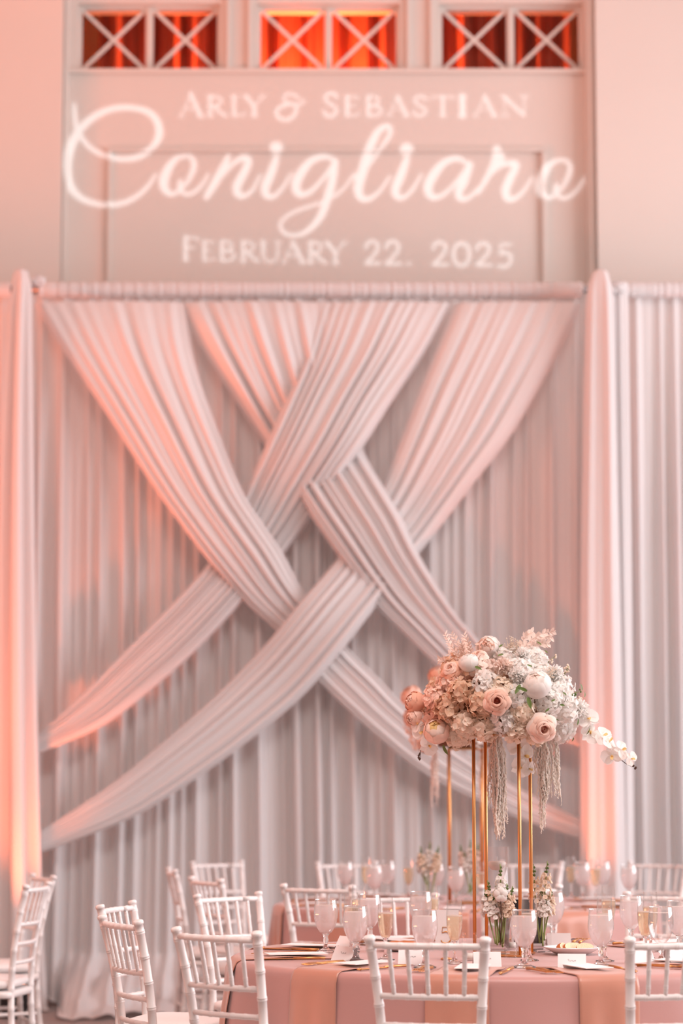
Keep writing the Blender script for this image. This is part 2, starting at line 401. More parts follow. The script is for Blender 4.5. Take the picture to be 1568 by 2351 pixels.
# crossings: (swag, pixel centre, 1 = passes in front)
CROSS = {1: [(600, 1205, 1), (745, 1430, -1)], 2: [(700, 985, -1), (915, 1175, 1)], 3: [(600, 1205, -1), (700, 985, 1)], 4: [(915, 1175, -1), (745, 1430, 1)]}
SWL = {1: 'long sheer swag starting at the coral column top, ending lowest behind the flowers',
       2: 'sheer swag from the valance, passing under one swag and over another, ending behind the flowers',
       3: 'sheer swag crossing down to the upper of two tied points on the coral column',
       4: 'sheer swag crossing down to the lower of two tied points on the coral column'}
for k, (ea, eb) in SW.items():
    NV, NU = 110, 84
    A, B = spline_len(ea, NV), spline_len(eb, NV); rg = random.Random(k*7)
    P = [(rg.choice((5, 6, 7, 8, 9, 11, 13, 15)), rg.uniform(0, 6.28), rg.uniform(0.5, 1)) for _ in range(5)]
    off = []
    for j in range(NV+1):
        c = (A[j]+B[j])/2
        off.append(sum(s*math.exp(-((c[0]-x)**2+(c[1]-y)**2)/(2*95.0**2)) for x, y, s in CROSS[k]))
    def fn(u, v, A=A, B=B, P=P, off=off, k=k):
        j = min(int(round(v*NV)), NV)
        uu = u + 0.012*math.sin(9*v+k)*math.sin(math.pi*u)
        p = A[j]*(1-uu)+B[j]*uu
        w = np.linalg.norm(A[j]-B[j])/375.0
        a = sum(q*math.sin(2*math.pi*(n*u)+ph+1.1*math.sin(3*v+n)) for n, ph, q in P)/2.6
        amp = min(0.030, 0.075*w)*min(1, 0.35+v*4)
        edge = max(0, 1-min(u, 1-u)/0.055)
        bulge = 0.05*w*math.sin(math.pi*u)
        y = YS - amp*a + 0.085*edge**1.5 - bulge - 0.075*off[j]
        q = at(p[0], p[1], YS)
        y += 0.10*math.exp(-v/0.03)         # meets the rod at the top
        end = max(0, (v-0.93)/0.07)
        y += 0.02*end
        return (q.x, y, q.z)
    o = MB().grid(fn, NU, NV).build('swag_drape', 'sheer_white')
    tag(o, SWL[k], 'drape')

# gathered column drapes
def column(pts, seed, depth, label, Y=14.55, folds=7):
    S = spline(pts, 60)          # (py, px0, px1)
    P = pleats(seed, 4, 0.6*folds, 1.6*folds)
    zb = at(0, pts[-1][0], Y).z
    def fn(u, v):
        j = int(round(v*60)); py, a, b = S[j]
        p0, p1 = at(a, py, Y), at(b, py, Y)
        c, w = (p0+p1)/2, (p1.x-p0.x)/2
        th = math.pi*(1.15-1.30*u)
        f = sum(k*math.sin(w_*6.28*u+p+d*1.5*v) for w_, p, k, d in P)/2.4
        r = 1+0.28*f*min(1, 0.3+2*v)
        z = max(p0.z, 0.01)
        return (c.x+w*r*math.cos(th), Y-depth*r*math.sin(th)*(0.5+0.5*min(1, v*4)), z)
    o = MB().grid(fn, 110, 60).build('column_drape', 'sheer_white')
    return tag(o, label, 'drape')
column([(626, 36, 62), (660, 32, 72), (760, 25, 74), (1000, 12, 76), (1300, 3, 80), (1700, -2, 86), (2100, -8, 96), (2300, -12, 104), (2335, -14, 110)], 4, 0.17,
       'gathered white column drape glowing coral beside the lower tied ends of the swags', folds=5)
column([(626, 1362, 1394), (670, 1350, 1404), (760, 1347, 1406), (1000, 1343, 1412), (1300, 1338, 1418), (1700, 1337, 1426), (2100, 1338, 1434), (2335, 1336, 1440)], 8, 0.16,
       'gathered column drape with pink and coral glow behind the orchid spray', folds=5)
column([(650, 1396, 1438), (690, 1394, 1440), (1000, 1398, 1444), (1300, 1402, 1448), (1700, 1408, 1452), (2335, 1412, 1458)], 15, 0.11,
       'gathered white column drape standing next to the pink and coral lit one', Y=14.68, folds=4)
# knots of fabric where columns wrap the pipe tops
for px, py, rx, rz, sd, lb in ((48, 640, 18, 22, 1, 'bunched white fabric knot on top of the coral-lit column'), (88, 645, 16, 12, 2, 'small bunched fabric tail where the valance meets the coral-lit column'),
                       (1379, 640, 17, 20, 3, 'bunched white fabric knot on top of the pink-lit column'), (1418, 662, 19, 16, 4, 'bunched fabric knot on top of the plain white column')):
    c = at(px, py, 14.6); s = 14.6/F_PX; rg = random.Random(sd)
    def fn(u, v, c=c, rx=rx*s, rz=rz*s, sd=sd):
        th = 2*math.pi*u; ph = math.pi*v
        f = 1+0.14*math.sin(5*th+3*ph+sd)+0.09*math.sin(9*th-2*ph)
        return (c.x+rx*f*math.sin(ph)*math.cos(th), c.y+rx*f*math.sin(ph)*math.sin(th), c.z-rz*f*math.cos(ph))
    tag(MB().grid(fn, 36, 14, wrap=True).build('fabric_knot', 'sheer_white'), lb, 'fabric')

# ------------------------------------------------------------------ LED uplights on the floor
def uplight(x, y, tgt, power, label, spot=70, col=CORAL, size=0.05, beam='uplight_beam'):
    t = thing('led_uplight', label, 'stage light', (x, y, 0.0))
    mb = MB(); mb.lathe([(0.0, 0.035), (0.07, 0.035), (0.085, 0.06), (0.085, 0.17), (0.092, 0.175), (0.092, 0.19), (0.078, 0.19), (0.078, 0.182), (0.0, 0.182)], 20); mb.build('housing', 'black_metal', t)
    mb = MB(); mb.lathe([(0.0, 0.184), (0.076, 0.184)], 20); mb.build('lens', 'uplens', t)
    mb = MB(); mb.tube([(-0.1, 0, 0.1), (-0.1, 0, 0.01), (0.1, 0, 0.01), (0.1, 0, 0.1)], 0.008, 6); mb.build('yoke', 'black_metal', t)
    l = light(beam, 'SPOT', (x, y, 0.21), power, col, tgt, size, spot=spot)
emit_mat('uplens', (1.0, 0.35, 0.15), 3.0)
xl, xr = at(60, 2000, 14.5).x, at(1385, 2000, 14.5).x
uplight(-2.95, 13.35, (-2.02, 14.45, 2.6), 300, 'black round uplight on the floor outside the coral column', 46, beam='uplight_beam_left_offscreen')
uplight(xl, 14.06, (-1.50, 14.62, 3.4), 250, 'black round uplight on the floor in front of the coral column', 54)
uplight(xr-0.18, 14.06, (1.36, 14.60, 3.4), 170, 'black round uplight on the floor in front of the pink-lit column', 54)

# ------------------------------------------------------------------ gobo projector throwing the names on the wall
def script_strokes():
    S = []
    S.append([(170, 238, 8), (172, 262, 10), (175, 290, 11), (186, 312, 11), (205, 335, 11), (230, 351, 11), (262, 361, 12), (295, 363, 13), (325, 355, 14), (348, 338, 15), (362, 318, 17), (366, 300, 18), (361, 278, 17), (345, 258, 15), (318, 248, 13), (285, 245, 13), (250, 250, 14), (218, 265, 16), (190, 288, 18), (170, 318, 21), (157, 352, 22), (153, 385, 22), (158, 415, 20), (170, 438, 18), (190, 455, 15), (218, 465, 13), (250, 469, 12), (285, 463, 12), (315, 448, 11), (340, 425, 9), (358, 398, 6)])
    def o(dx, dy):
        S.append([(425+dx, 356+dy, 8), (405+dx, 362+dy, 12), (388+dx, 382+dy, 19), (377+dx, 408+dy, 22), (377+dx, 428+dy, 20), (390+dx, 443+dy, 12), (408+dx, 438+dy, 9), (428+dx, 418+dy, 9), (442+dx, 392+dy, 12), (445+dx, 372+dy, 12), (438+dx, 359+dy, 9), (425+dx, 356+dy, 8)])
        S.append([(414+dx, 414+dy, 10), (412+dx, 430+dy, 10), (424+dx, 443+dy, 9), (442+dx, 441+dy, 9), (462+dx, 424+dy, 8), (478+dx, 398+dy, 6)])
    o(0, 0); o(863, 9)
    S.append([(524, 358, 12), (510, 388, 18), (492, 420, 18), (474, 450, 14)])
    S.append([(478, 446, 5), (505, 408, 8), (535, 374, 10), (560, 360, 15), (570, 370, 17), (558, 398, 19), (544, 425, 20), (546, 443, 17), (560, 448, 11), (580, 433, 8), (597, 400, 6)])
    for dx, dy, dot in ((0, 0, (634, 338)), (299, 2, (933, 341))):
        S.append([(634+dx, 362+dy, 15), (622+dx, 396+dy, 20), (609+dx, 428+dy, 20), (612+dx, 447+dy, 15), (630+dx, 448+dy, 10), (650+dx, 427+dy, 8), (668+dx, 397+dy, 6)])
        S.append([(dot[0]-1, dot[1], 29), (dot[0]+1, dot[1], 29)])
    S.append([(770, 366, 8), (745, 358, 12), (715, 367, 16), (691, 395, 21), (679, 424, 21), (688, 444, 16), (712, 438, 11), (740, 410, 9), (766, 375, 10)])
    S.append([(769, 370, 16), (763, 410, 19), (752, 450, 19), (738, 490, 17), (715, 520, 13), (690, 536, 9), (662, 537, 8), (646, 525, 8), (645, 508, 7), (665, 490, 7), (700, 475, 7), (740, 462, 7), (775, 443, 7), (800, 417, 6), (812, 398, 6)])
    S.append([(812, 405, 6), (840, 385, 7), (868, 347, 8), (892, 312, 10), (896, 294, 10), (886, 288, 12), (866, 302, 16), (848, 340, 21), (834, 385, 23), (823, 425, 22), (826, 449, 18), (845, 455, 12), (870, 438, 8), (895, 403, 6)])
    S.append([(1072, 373, 8), (1050, 362, 12), (1020, 371, 16), (996, 398, 21), (982, 428, 21), (991, 450, 15), (1015, 446, 10), (1045, 419, 9), (1075, 379, 10)])
    S.append([(1078, 376, 16), (1066, 412, 19), (1052, 441, 18), (1060, 455, 13), (1080, 449, 9), (1100, 428, 7)])
    S.append([(1098, 440, 9), (1118, 405, 13), (1134, 370, 14), (1140, 340, 17)])
    S.append([(1140, 345, 16), (1152, 362, 13), (1136, 386, 8)])
    S.append([(1118, 405, 8), (1150, 378, 10), (1178, 373, 15), (1184, 380, 16), (1172, 405, 19), (1161, 432, 20), (1164, 453, 16), (1180, 454, 11), (1200, 438, 8), (1222, 406, 6)])
    return S
GL = {   # capitals on a unit box (y down); strokes of (x, y) with relative width
 'A': [([(0.04, 1), (0.5, 0)], .07), ([(0.46, 0), (0.90, 1)], .19), ([(0.2, .68), (0.74, .68)], .07), ([(-.04, 1), (.16, 1)], .06), ([(.74, 1), (1.04, 1)], .06)],
 'R': [([(.2, 0), (.2, 1)], .18), ([(.2, .03), (.5, .02), (.72, .13), (.74, .27), (.62, .45), (.3, .52)], .12), ([(.42, .52), (.66, .8), (.98, 1)], .16), ([(.04, 0), (.3, 0)], .06), ([(.04, 1), (.38, 1)], .06)],
 'L': [([(.24, 0), (.24, 1)], .18), ([(.24, .97), (.84, .97)], .08), ([(.88, .8), (.84, .98)], .08), ([(.06, 0), (.44, 0)], .06)],
 'Y': [([(.08, 0), (.5, .52)], .18), ([(.92, 0), (.5, .52)], .08), ([(.5, .5), (.5, 1)], .18), ([(-.05, 0), (.25, 0)], .06), ([(.76, 0), (1.05, 0)], .06), ([(.34, 1), (.66, 1)], .06)],
 'S': [([(.82, .2), (.74, .05), (.5, 0), (.26, .08), (.2, .25), (.38, .42), (.66, .56), (.82, .75), (.7, .94), (.44, 1), (.2, .94), (.14, .76)], .14)],
 'E': [([(.22, 0), (.22, 1)], .2), ([(.22, .03), (.82, .03)], .08), ([(.22, .48), (.7, .48)], .08), ([(.22, .97), (.88, .97)], .08), ([(.84, .02), (.86, .18)], .07), ([(.92, .8), (.88, .98)], .07)],
 'B': [([(.2, 0), (.2, 1)], .18), ([(.2, .03), (.5, .02), (.7, .14), (.68, .34), (.5, .47), (.24, .48)], .12), ([(.3, .48), (.66, .52), (.84, .7), (.78, .9), (.54, .98), (.2, .97)], .13)],
 'T': [([(.5, 0), (.5, 1)], .17), ([(.04, .03), (.96, .03)], .08), ([(.02, .18), (.06, .02)], .07), ([(.98, .18), (.94, .02)], .07), ([(.34, 1), (.66, 1)], .06)],
 'I': [([(.5, 0), (.5, 1)], .34), ([(.1, 0), (.9, 0)], .1), ([(.1, 1), (.9, 1)], .1)],
 'N': [([(.14, 0), (.14, 1)], .07), ([(.1, .02), (.86, .96)], .17), ([(.88, 0), (.88, 1)], .07), ([(-.02, 0), (.2, 0)], .05), ([(.02, 1), (.28, 1)], .05), ([(.74, 0), (1.02, 0)], .05)],
 'F': [([(.24, 0), (.24, 1)], .2), ([(.24, .03), (.88, .03)], .08), ([(.24, .47), (.72, .47)], .08), ([(.9, .02), (.92, .2)], .07), ([(.06, 1), (.44, 1)], .06)],
 'U': [([(.16, 0), (.16, .64), (.3, .92), (.52, 1), (.74, .9), (.86, .64), (.86, 0)], .11), ([(.16, 0), (.16, .6)], .17), ([(0, 0), (.3, 0)], .06), ([(.74, 0), (1, 0)], .06)],
 '2': [([(.14, .28), (.22, .08), (.48, 0), (.74, .1), (.78, .3), (.62, .55), (.14, .96)], .14), ([(.12, .96), (.9, .96)], .13)],
 '0': [([(.5, .02), (.24, .14), (.14, .5), (.24, .86), (.5, .98), (.76, .86), (.86, .5), (.76, .14), (.5, .02)], .15)],
 '5': [([(.78, .04), (.3, .04)], .12), ([(.3, .04), (.24, .44)], .09), ([(.24, .44), (.54, .38), (.8, .54), (.8, .78), (.6, .96), (.34, 1), (.14, .94)], .14)],
 '.': [([(.45, .94), (.55, .94)], .16)],
 '&': [([(.86, .2), (.66, .04), (.4, .06), (.34, .22), (.44, .36), (.62, .4)], .10), ([(.62, .4), (.3, .48), (.08, .68), (.12, .9), (.36, 1.02), (.62, .94), (.76, .72), (.78, .5)], .14), ([(.6, .42), (.8, .44), (1.0, .38), (1.04, .24)], .09)],
}
CAPS = [('A', 413, 466, 213, 265), ('R', 473, 520, 219, 264), ('L', 528, 566, 219, 264), ('Y', 560, 607, 219, 264), ('&', 630, 694, 212, 272), ('S', 738, 780, 212, 265),
        ('E', 788, 826, 219, 264), ('B', 836, 882, 219, 264), ('A', 890, 938, 219, 264), ('S', 944, 984, 219, 264), ('T', 990, 1042, 219, 264), ('I', 1049, 1073, 219, 264), ('A', 1088, 1140, 219, 264), ('N', 1150, 1210, 219, 264),
        ('F', 416, 458, 542, 594), ('E', 462, 494, 552, 596), ('B', 500, 545, 552, 597), ('R', 549, 594, 553, 598), ('U', 596, 644, 553, 599), ('A', 648, 700, 554, 600), ('R', 704, 748, 554, 601), ('Y', 746, 794, 555, 602),
        ('2', 834, 876, 552, 605), ('2', 880, 924, 552, 606), ('.', 926, 950, 553, 606), ('2', 988, 1032, 554, 608), ('0', 1034, 1084, 555, 609), ('2', 1088, 1132, 556, 609), ('5', 1138, 1180, 557, 611)]
def gobo():
    X0, Y0, W, H = 120, 190, 1260, 440
    img = np.zeros((H, W), bool)
    def disc(x, y, r):
        r = max(r, 1.4); x -= X0; y -= Y0
        a, b, c, d = int(max(0, x-r-1)), int(min(W, x+r+2)), int(max(0, y-r-1)), int(min(H, y+r+2))
        if a >= b or c >= d: return
        yy, xx = np.mgrid[c:d, a:b]
        img[c:d, a:b] |= ((xx-x)**2+(yy-y)**2 <= r*r)
    def stroke(pts):
        n = len(pts)*18
        for p in spline(pts, n): disc(p[0], p[1], p[2]/2)
    for s in script_strokes(): stroke(s)
    for ch, a, b, c, d in CAPS:
        for pts, w in GL[ch]:
            q = [(a+(b-a)*x, c+(d-c)*y, max(2.6, w*(d-c)*0.87)) for x, y in pts]
            if len(q) == 2:
                for t in np.linspace(0, 1, 60): disc(q[0][0]*(1-t)+q[1][0]*t, q[0][1]*(1-t)+q[1][1]*t, q[0][2]/2)
            else: stroke(q)
    Lp = Vector((0.15, 4.6, 4.9)); D = 0.5
    def toplate(px, py):
        w = at(px, py, YR-0.02); d = w-Lp; k = D/d.y
        return (d.x*k, D, d.z*k)
    mb = MB(); XA, XB, YA, YB = -600, 2150, -700, 1500
    def strip(xa, xb, ya, yb):
        mb.add([toplate(xa, ya), toplate(xb, ya), toplate(xb, yb), toplate(xa, yb)], [(0, 1, 2, 3)], 0, False)
    strip(XA, XB, YA, Y0); strip(XA, XB, Y0+H, YB)
    for j in range(H):
        row = img[j]; ch = np.flatnonzero(np.diff(np.r_[0, row.astype(np.int8), 0]))
        xs = XA
        for s, e in zip(ch[::2], ch[1::2]):
            strip(xs, s+X0, j+Y0, j+1+Y0); xs = e+X0
        strip(xs, XB, j+Y0, j+1+Y0)
    t = thing('gobo_projector', 'black tubular gobo projector hung overhead throwing the names on the wall', 'projector', Lp)
    mb.build('gobo_plate', 'black_plate', t)
    mb = MB(); mb.tube([(0, -0.22, 0), (0, 0.12, 0)], 0.11, 24); mb.v = [(x, y, z) for x, y, z in mb.v]
    body = MB()
    body.lathe([(0.0, 0.0), (0.12, 0.0), (0.12, 0.30), (0.19, 0.32), (0.19, 0.86), (0.185, 0.86), (0.185, 0.33)], 28)
    body.v = [(x, z-0.34, y) for x, y, z in body.v]
    body.build('housing', 'black_metal', t)
    mb = MB(); mb.tube([(-0.21, 0.1, 0), (-0.21, 0.1, 0.24), (0.21, 0.1, 0.24), (0.21, 0.1, 0)], 0.012, 8); mb.tube([(0, 0.1, 0.24), (0, 0.1, 3.7)], 0.02, 8); mb.build('hanging_bracket', 'black_metal', t)
    c = at(750, 405, YR)
    light('projector_beam_offscreen', 'SPOT', Lp, 3100, (0.80, 0.93, 1.0), c, 0.0009, spot=24, blend=0.1)
gobo()

# ------------------------------------------------------------------ chiavari chairs
def sgnpow(a, p): return math.copysign(abs(a)**p, a)
def rbox(mb, c, d, p=0.35, nu=28, nv=12, taper=0.0, puff=0.0):
    def fn(u, v):
        th, ph = 2*math.pi*u, math.pi*(v-0.5)
        cz = sgnpow(math.cos(ph), p)
        x = d[0]/2*cz*sgnpow(math.cos(th), p); y = d[1]/2*cz*sgnpow(math.sin(th), p); z = d[2]/2*sgnpow(math.sin(ph), p*1.6)
        x *= 1+taper*y/d[1]
        return (c[0]+x, c[1]+y, c[2]+z)
    mb.grid(fn, nu, nv, wrap=True)
def bamboo(pts, r, gap, seg=10, start=None, cap=False, taper=1.0):
    S = [Vector(p) for p in spline(pts, 40)]
    d = [0.0]
    for a, b in zip(S, S[1:]): d.append(d[-1]+(b-a).length)
    tot = d[-1]; start = gap*0.5 if start is None else start
    pos = {0.0: 1.0, tot: 1.0}
    for k in range(1, 8): pos[tot*k/8] = 1.0
    x = start
    while x < tot-0.012:
        for o, q in ((-.0075, 1.0), (-.005, 1.10), (-.0018, 1.13), (0, 1.02), (.0018, 1.13), (.005, 1.10), (.0075, 1.0)): pos[x+o] = q
        x += gap
    ks = sorted(k for k in pos if 0 <= k <= tot); pp = []; rr = []
    for k in ks:
        i = min(max(int(np.searchsorted(d, k))-1, 0), len(S)-2); f = (k-d[i])/max(1e-9, d[i+1]-d[i])
        pp.append(S[i].lerp(S[i+1], f)); rr.append(r*pos[k]*(1+(taper-1)*k/tot))
    if cap:
        t = (pp[-1]-pp[-2]).normalized(); e = pp[-1]
        for o, q in ((.001, 1.16), (.006, 1.20), (.011, 1.18), (.014, 0.95), (.0155, 0.4)): pp.append(e+t*o); rr.append(r*q*taper)
    return MB().tube(pp, rr, seg)
chair = thing('chiavari_chair', 'white chiavari chair', 'chair')
BACK = [(.168, .015, 0), (.152, .05, .24), (.141, .062, .44), (.143, .054, .60), (.153, .030, .75), (.1675, -.004, .893)]
def bx(z): # back post centre at height z
    zs = [p[2] for p in BACK]
    return np.interp(z, zs, [p[0] for p in BACK]), np.interp(z, zs, [p[1] for p in BACK])
for s in (-1, 1):
    bamboo([(s*x, y, z) for x, y, z in BACK], .0142, .083, 12, .05, True).build('back_post', 'chair_white', chair)
    bamboo([(s*.192, .415, 0), (s*.188, .405, .22), (s*.185, .40, .425)], .0135, .09, 10, .05).build('front_leg', 'chair_white', chair)
rails = []
for z, r in ((.880, .0100), (.735, .0092), (.652, .0085), (.572, .0085)):
    x, y = bx(z); bow = -.020 if z > .7 else -.016
    P = [(-x, y, z), (-x*.5, y+bow*.75, z), (0, y+bow, z), (x*.5, y+bow*.75, z), (x, y, z)]
    rails.append((x, y, z, bow)); bamboo(P, r, .0465, 10, .045).build('back_rail', 'chair_white', chair)
for k in range(5):
    u = -0.667+k*0.3335
    (x1, y1, z1, b1), (x0, y0, z0, b0) = rails[0], rails[1]
    f = lambda b: b*(1-u*u)
    bamboo([(x0*u, y0+f(b0), z0), (x0*u*.5+x1*u*.5, (y0+y1)/2+f(b0), (z0+z1)/2), (x1*u, y1+f(b1), z1)], .0068, .048, 8, .03).build('spindle', 'chair_white', chair)
mb = MB(); rbox(mb, (0, .235, .438), (.40, .37, .034), .22, taper=.12); mb.build('seat', 'chair_white', chair)
mb = MB(); rbox(mb, (0, .235, .482), (.385, .35, .052), .42, taper=.12); 
mb.build('cushion', 'cushion_white', chair)
for s in (-1, 1):
    for z in (.16, .27):
        x, y = bx(z); bamboo([(s*x, y, z), (s*.187, .406, z)], .009, .07, 8, .05).build('side_stretcher', 'chair_white', chair)
for z in (.20, .31): bamboo([(-.187, .407, z), (.187, .407, z)], .009, .06, 8, .05).build('front_stretcher', 'chair_white', chair)
x, y = bx(.22); bamboo([(-x, y, .22), (x, y, .22)], .009, .06, 8, .05).build('back_stretcher', 'chair_white', chair)
T1, T2 = Vector((0.55, 8.3, 0)), Vector((0.60, 11.8, 0)); ZTB = 0.764
CH = [ # x, y of the back's top, facing, label
 (.245, 6.99, None, T1, 'white chiavari chair pushed up to the number 5 card, facing the flower stand'),
 (.975, 7.00, None, T1, 'white chiavari chair at the number 5 table beside the hanging peach napkin and two cards'),
 (-.372, 7.33, (.66, .75), None, 'white chiavari chair at the number 5 table next to the tablecloth side with stacked napkins'),
 (-.715, 7.96, (.90, .43), None, 'white chiavari chair standing in front of its twin, both turned to the number 5 table'),
 (-.816, 8.93, (.965, -.26), None, 'white chiavari chair half hidden behind its twin beside the number 5 table'),
 (-.446, 9.70, (.72, -.69), None, 'white chiavari chair between the two round tables, turned towards the number 5 table'),
 (-.62, 11.26, (.89, .45), None, 'white chiavari chair drawn up to the far table at its bare tablecloth side'),
 (-.69, 13.60, (.62, -.78), None, 'white chiavari chair against the curtain, behind two other chairs of the far table'),
 (-.86, 12.45, (.985, .17), None, 'white chiavari chair seen edge on at the far table before the curtain'),
 (-1.33, 10.65, (-.985, .17), None, 'white cushioned chiavari chair by the coral column, its back to the tables'),
 (-1.43, 11.66, (-.91, -.41), None, 'white cushioned chiavari chair nearer the coral column than the chair beside it'),
 (-.10, 10.50, None, T2, 'white chiavari chair with shaded rails tucked at the far table before its orange napkin'),
 (.21, 9.65, None, T1, 'white chiavari chair behind the glasses on the opposite side of the number 5 table'),
 (.767, 10.48, None, T2, 'white chiavari chair at the far table, framed by the gold stand and the black sign'),
 (1.30, 9.75, (-.35, -.93), None, 'white chiavari chair with pinkish rail behind the goblets, facing the number 5 table'),
 (1.66, 10.95, (-.80, .60), None, 'white chiavari chair beside the far table with one bright post by the goblets'),
 (1.75, 13.50, (-.50, -.86), None, 'white chiavari chair before the plain white curtain, far side of the far table'),
 (.03, 13.50, (.30, -.95), None, 'white chiavari chair behind the far table, under the foot of the crossed swags'),
 (1.05, 13.50, (-.27, -.96), None, 'white chiavari chair behind the far table, hidden behind candle vase and stems'),
]
used = []
for x, y, fdir, tgt, lb in CH:
    if fdir is None: fdir = (tgt.x-x, tgt.y-y)
    place(chair, used, (x, y, 0), math.atan2(fdir[1], fdir[0])-math.pi/2, lb, 'white chiavari chairs around the banquet tables')

# ------------------------------------------------------------------ round tables and cloths
R = 0.918
def cloth_r(th, h, seed):
    f = math.cos(9*th+seed)+0.8*math.cos(14*th+2.1*seed)+0.5*math.cos(23*th+seed*3)
    return R + 0.012 + 0.05*h + (0.004+0.042*h)*f/2.3*min(1, h*5)
def make_table(c, seed, lt, lc):
    t = thing('round_table', lt, 'table', c)
    MB().lathe([(0, .728), (.90, .728), (.908, .735), (.908, .752), (.90, .756), (0, .756)], 64).build('table_top', 'wood_hidden', t)
    for k in range(4):
        a = math.pi/4+k*math.pi/2
        MB().tube([(.5*math.cos(a), .5*math.sin(a), .728), (.58*math.cos(a), .58*math.sin(a), 0.0)], .016, 8).build('leg', 'metal_grey', t)
    def fn(u, v):
        th = 2*math.pi*u
        if v < 0.30: r, z = (R-0.012)*v/0.30, ZTB-0.002
        elif v < 0.42:
            q = (v-0.30)/0.12*math.pi/2; h = 0.03*(1-math.cos(q))
            r, z = (R-0.012)+ (cloth_r(th, 0.03, seed)-(R-0.012))*math.sin(q), ZTB-0.002-0.022*(1-math.cos(q))
        else:
            h = 0.03+(v-0.42)/0.58*0.97; r = cloth_r(th, h, seed); z = (ZTB-0.024)*(1-(h-0.03)/0.97)+0.004
        return (r*math.cos(th), r*math.sin(th), z)
    o = MB().grid(fn, 260, 44, wrap=True).build('tablecloth', 'cloth_rose', None, c)
    tag(o, lc, 'tablecloth')
make_table(T1, 1.3, 'round banquet table under the dusty rose cloth with the number 5 card', 'dusty rose satin tablecloth to the floor on the table with the number 5 card')
make_table(T2, 2.9, 'round banquet table under the dusty rose cloth nearer the draped backdrop', 'dusty rose satin tablecloth to the floor on the table nearer the draped backdrop')

# ------------------------------------------------------------------ place settings: napkin, menu card, cutlery
def polar(c, a, r, lat, z):   # a: angle from the camera-facing side, lat: sideways offset
    d = Vector((math.sin(a), -math.cos(a), 0)); t = Vector((math.cos(a), math.sin(a), 0))
    return Vector((c.x, c.y, 0))+d*r+t*lat+Vector((0, 0, z))
def napkin(c, a, seed, cs, label, group, W=0.19, r0=0.58, drop=0.40):
    rg = random.Random(seed); ph = rg.uniform(0, 6)
    flat = R-0.012-r0; arc = 0.045; L = flat+arc+drop
    def fn(u, v):
        s = (u-0.5)*W; l = v*L
        th0 = a-math.pi/2
        if l < flat:
            r = r0+l; th = th0+math.asin(max(-1, min(1, s/r))); z = ZTB+0.003+0.007*(0.5+0.5*math.sin(7*l/flat+ph+9*u))*math.sin(math.pi*l/flat)
        elif l < flat+arc:
            q = (l-flat)/arc*math.pi/2; th = th0+math.asin(s/R)
            r = (R-0.012)+(cloth_r(th, 0.03, cs)+0.005-(R-0.012))*math.sin(q); z = ZTB+0.003-0.025*(1-math.cos(q))
        else:
            th = th0+math.asin(s/R); d = l-flat-arc; h = 0.03+d/0.74*0.97
            r = cloth_r(th, h, cs)+0.006+0.006*math.sin(12*u+ph)*min(1, d*6)+0.004; z = ZTB-0.022-d*0.985
        return (c.x+r*math.cos(th), c.y+r*math.sin(th), z)
    me = MB().grid(fn, 22, 44)
    n = len(me.v)   # hem thickness
    o = me.build('napkin', 'napkin_satin'); tag(o, label, 'napkin', group)
    sm = o.modifiers.new('thickness', 'SOLIDIFY'); sm.thickness = 0.0025; sm.offset = 1
mb = MB(); mb.box((0, 0, .0012), (.095, .20, .0024)); menu_me = mb.mesh('menu_card', 'card_white')
def fork_mesh():
    mb = MB()
    mb.grid(lambda u, v: ((u-.5)*(.012-.006*min(1, v*1.6)+.0)*1.0, -.10+.13*v, .004+.003*math.sin(v*3)), 2, 8)
    mb.tube([(0, -.10, .004), (0, -.05, .006), (0, .01, .005), (0, .03, .006)], [.0055, .0040, .0028, .0035], 6)
    mb.box((0, .042, .007), (.022, .024, .003))
    for k in range(4): mb.tube([(-.0095+.0063*k, .05, .007), (-.0095+.0063*k, .09, .005)], [.0022, .0012], 5)
    return mb.mesh('fork', 'gold')
def knife_mesh():
    mb = MB()
    mb.tube([(0, -.11, .005), (0, -.06, .006), (0, -.005, .005)], [.0055, .0045, .004], 6)
    mb.box((0, .05, .005), (.015, .115, .0022)); mb.tube([(.0, .105, .005), (.003, .118, .005)], [.006, .001], 6)
    return mb.mesh('knife', 'gold')
fork_me, knife_me = fork_mesh(), knife_mesh()
def lay(name, me, c, a, r, lat, z, label, cat, group, twist=0.0):
    p = polar(c, a, r, lat, z); o = put(name, me, None, p); o.rotation_euler = (0, 0, a+math.pi+twist)
    return tag(o, label, cat, group)
SET1 = [(-43, 'peach satin napkin hanging off the number 5 table by the shaded side chair'), (-12.5, 'peach satin napkin hanging behind the chair that faces the flower stand'), (16, 'peach satin napkin hanging from the number 5 table below the white folded card'),
        (-80, None), (-115, None), (50, None), (-150, None), (165, None), (128, None), (88, None)]
for k, (deg, lb) in enumerate(SET1):
    a = math.radians(deg)
    napkin(T1, a, k, 1.3, lb or 'peach satin napkin laid over the edge of the number 5 table under a menu', 'napkins on the number 5 table')
    lay('menu_card', menu_me, T1, a, .715, 0.012, ZTB+.0125, 'white menu card lying on a peach napkin at the number 5 table', 'menu', 'menus on the number 5 table', .06)
    for q in (0, 1): lay('fork', fork_me, T1, a, .755-.02*q, -.125-.026*q, ZTB, 'gold fork beside a napkin on the number 5 table', 'fork', 'gold forks on the number 5 table', .02)
    lay('knife', knife_me, T1, a, .745, .122, ZTB, 'gold knife beside a napkin on the number 5 table', 'knife', 'gold knives on the number 5 table', -.02)
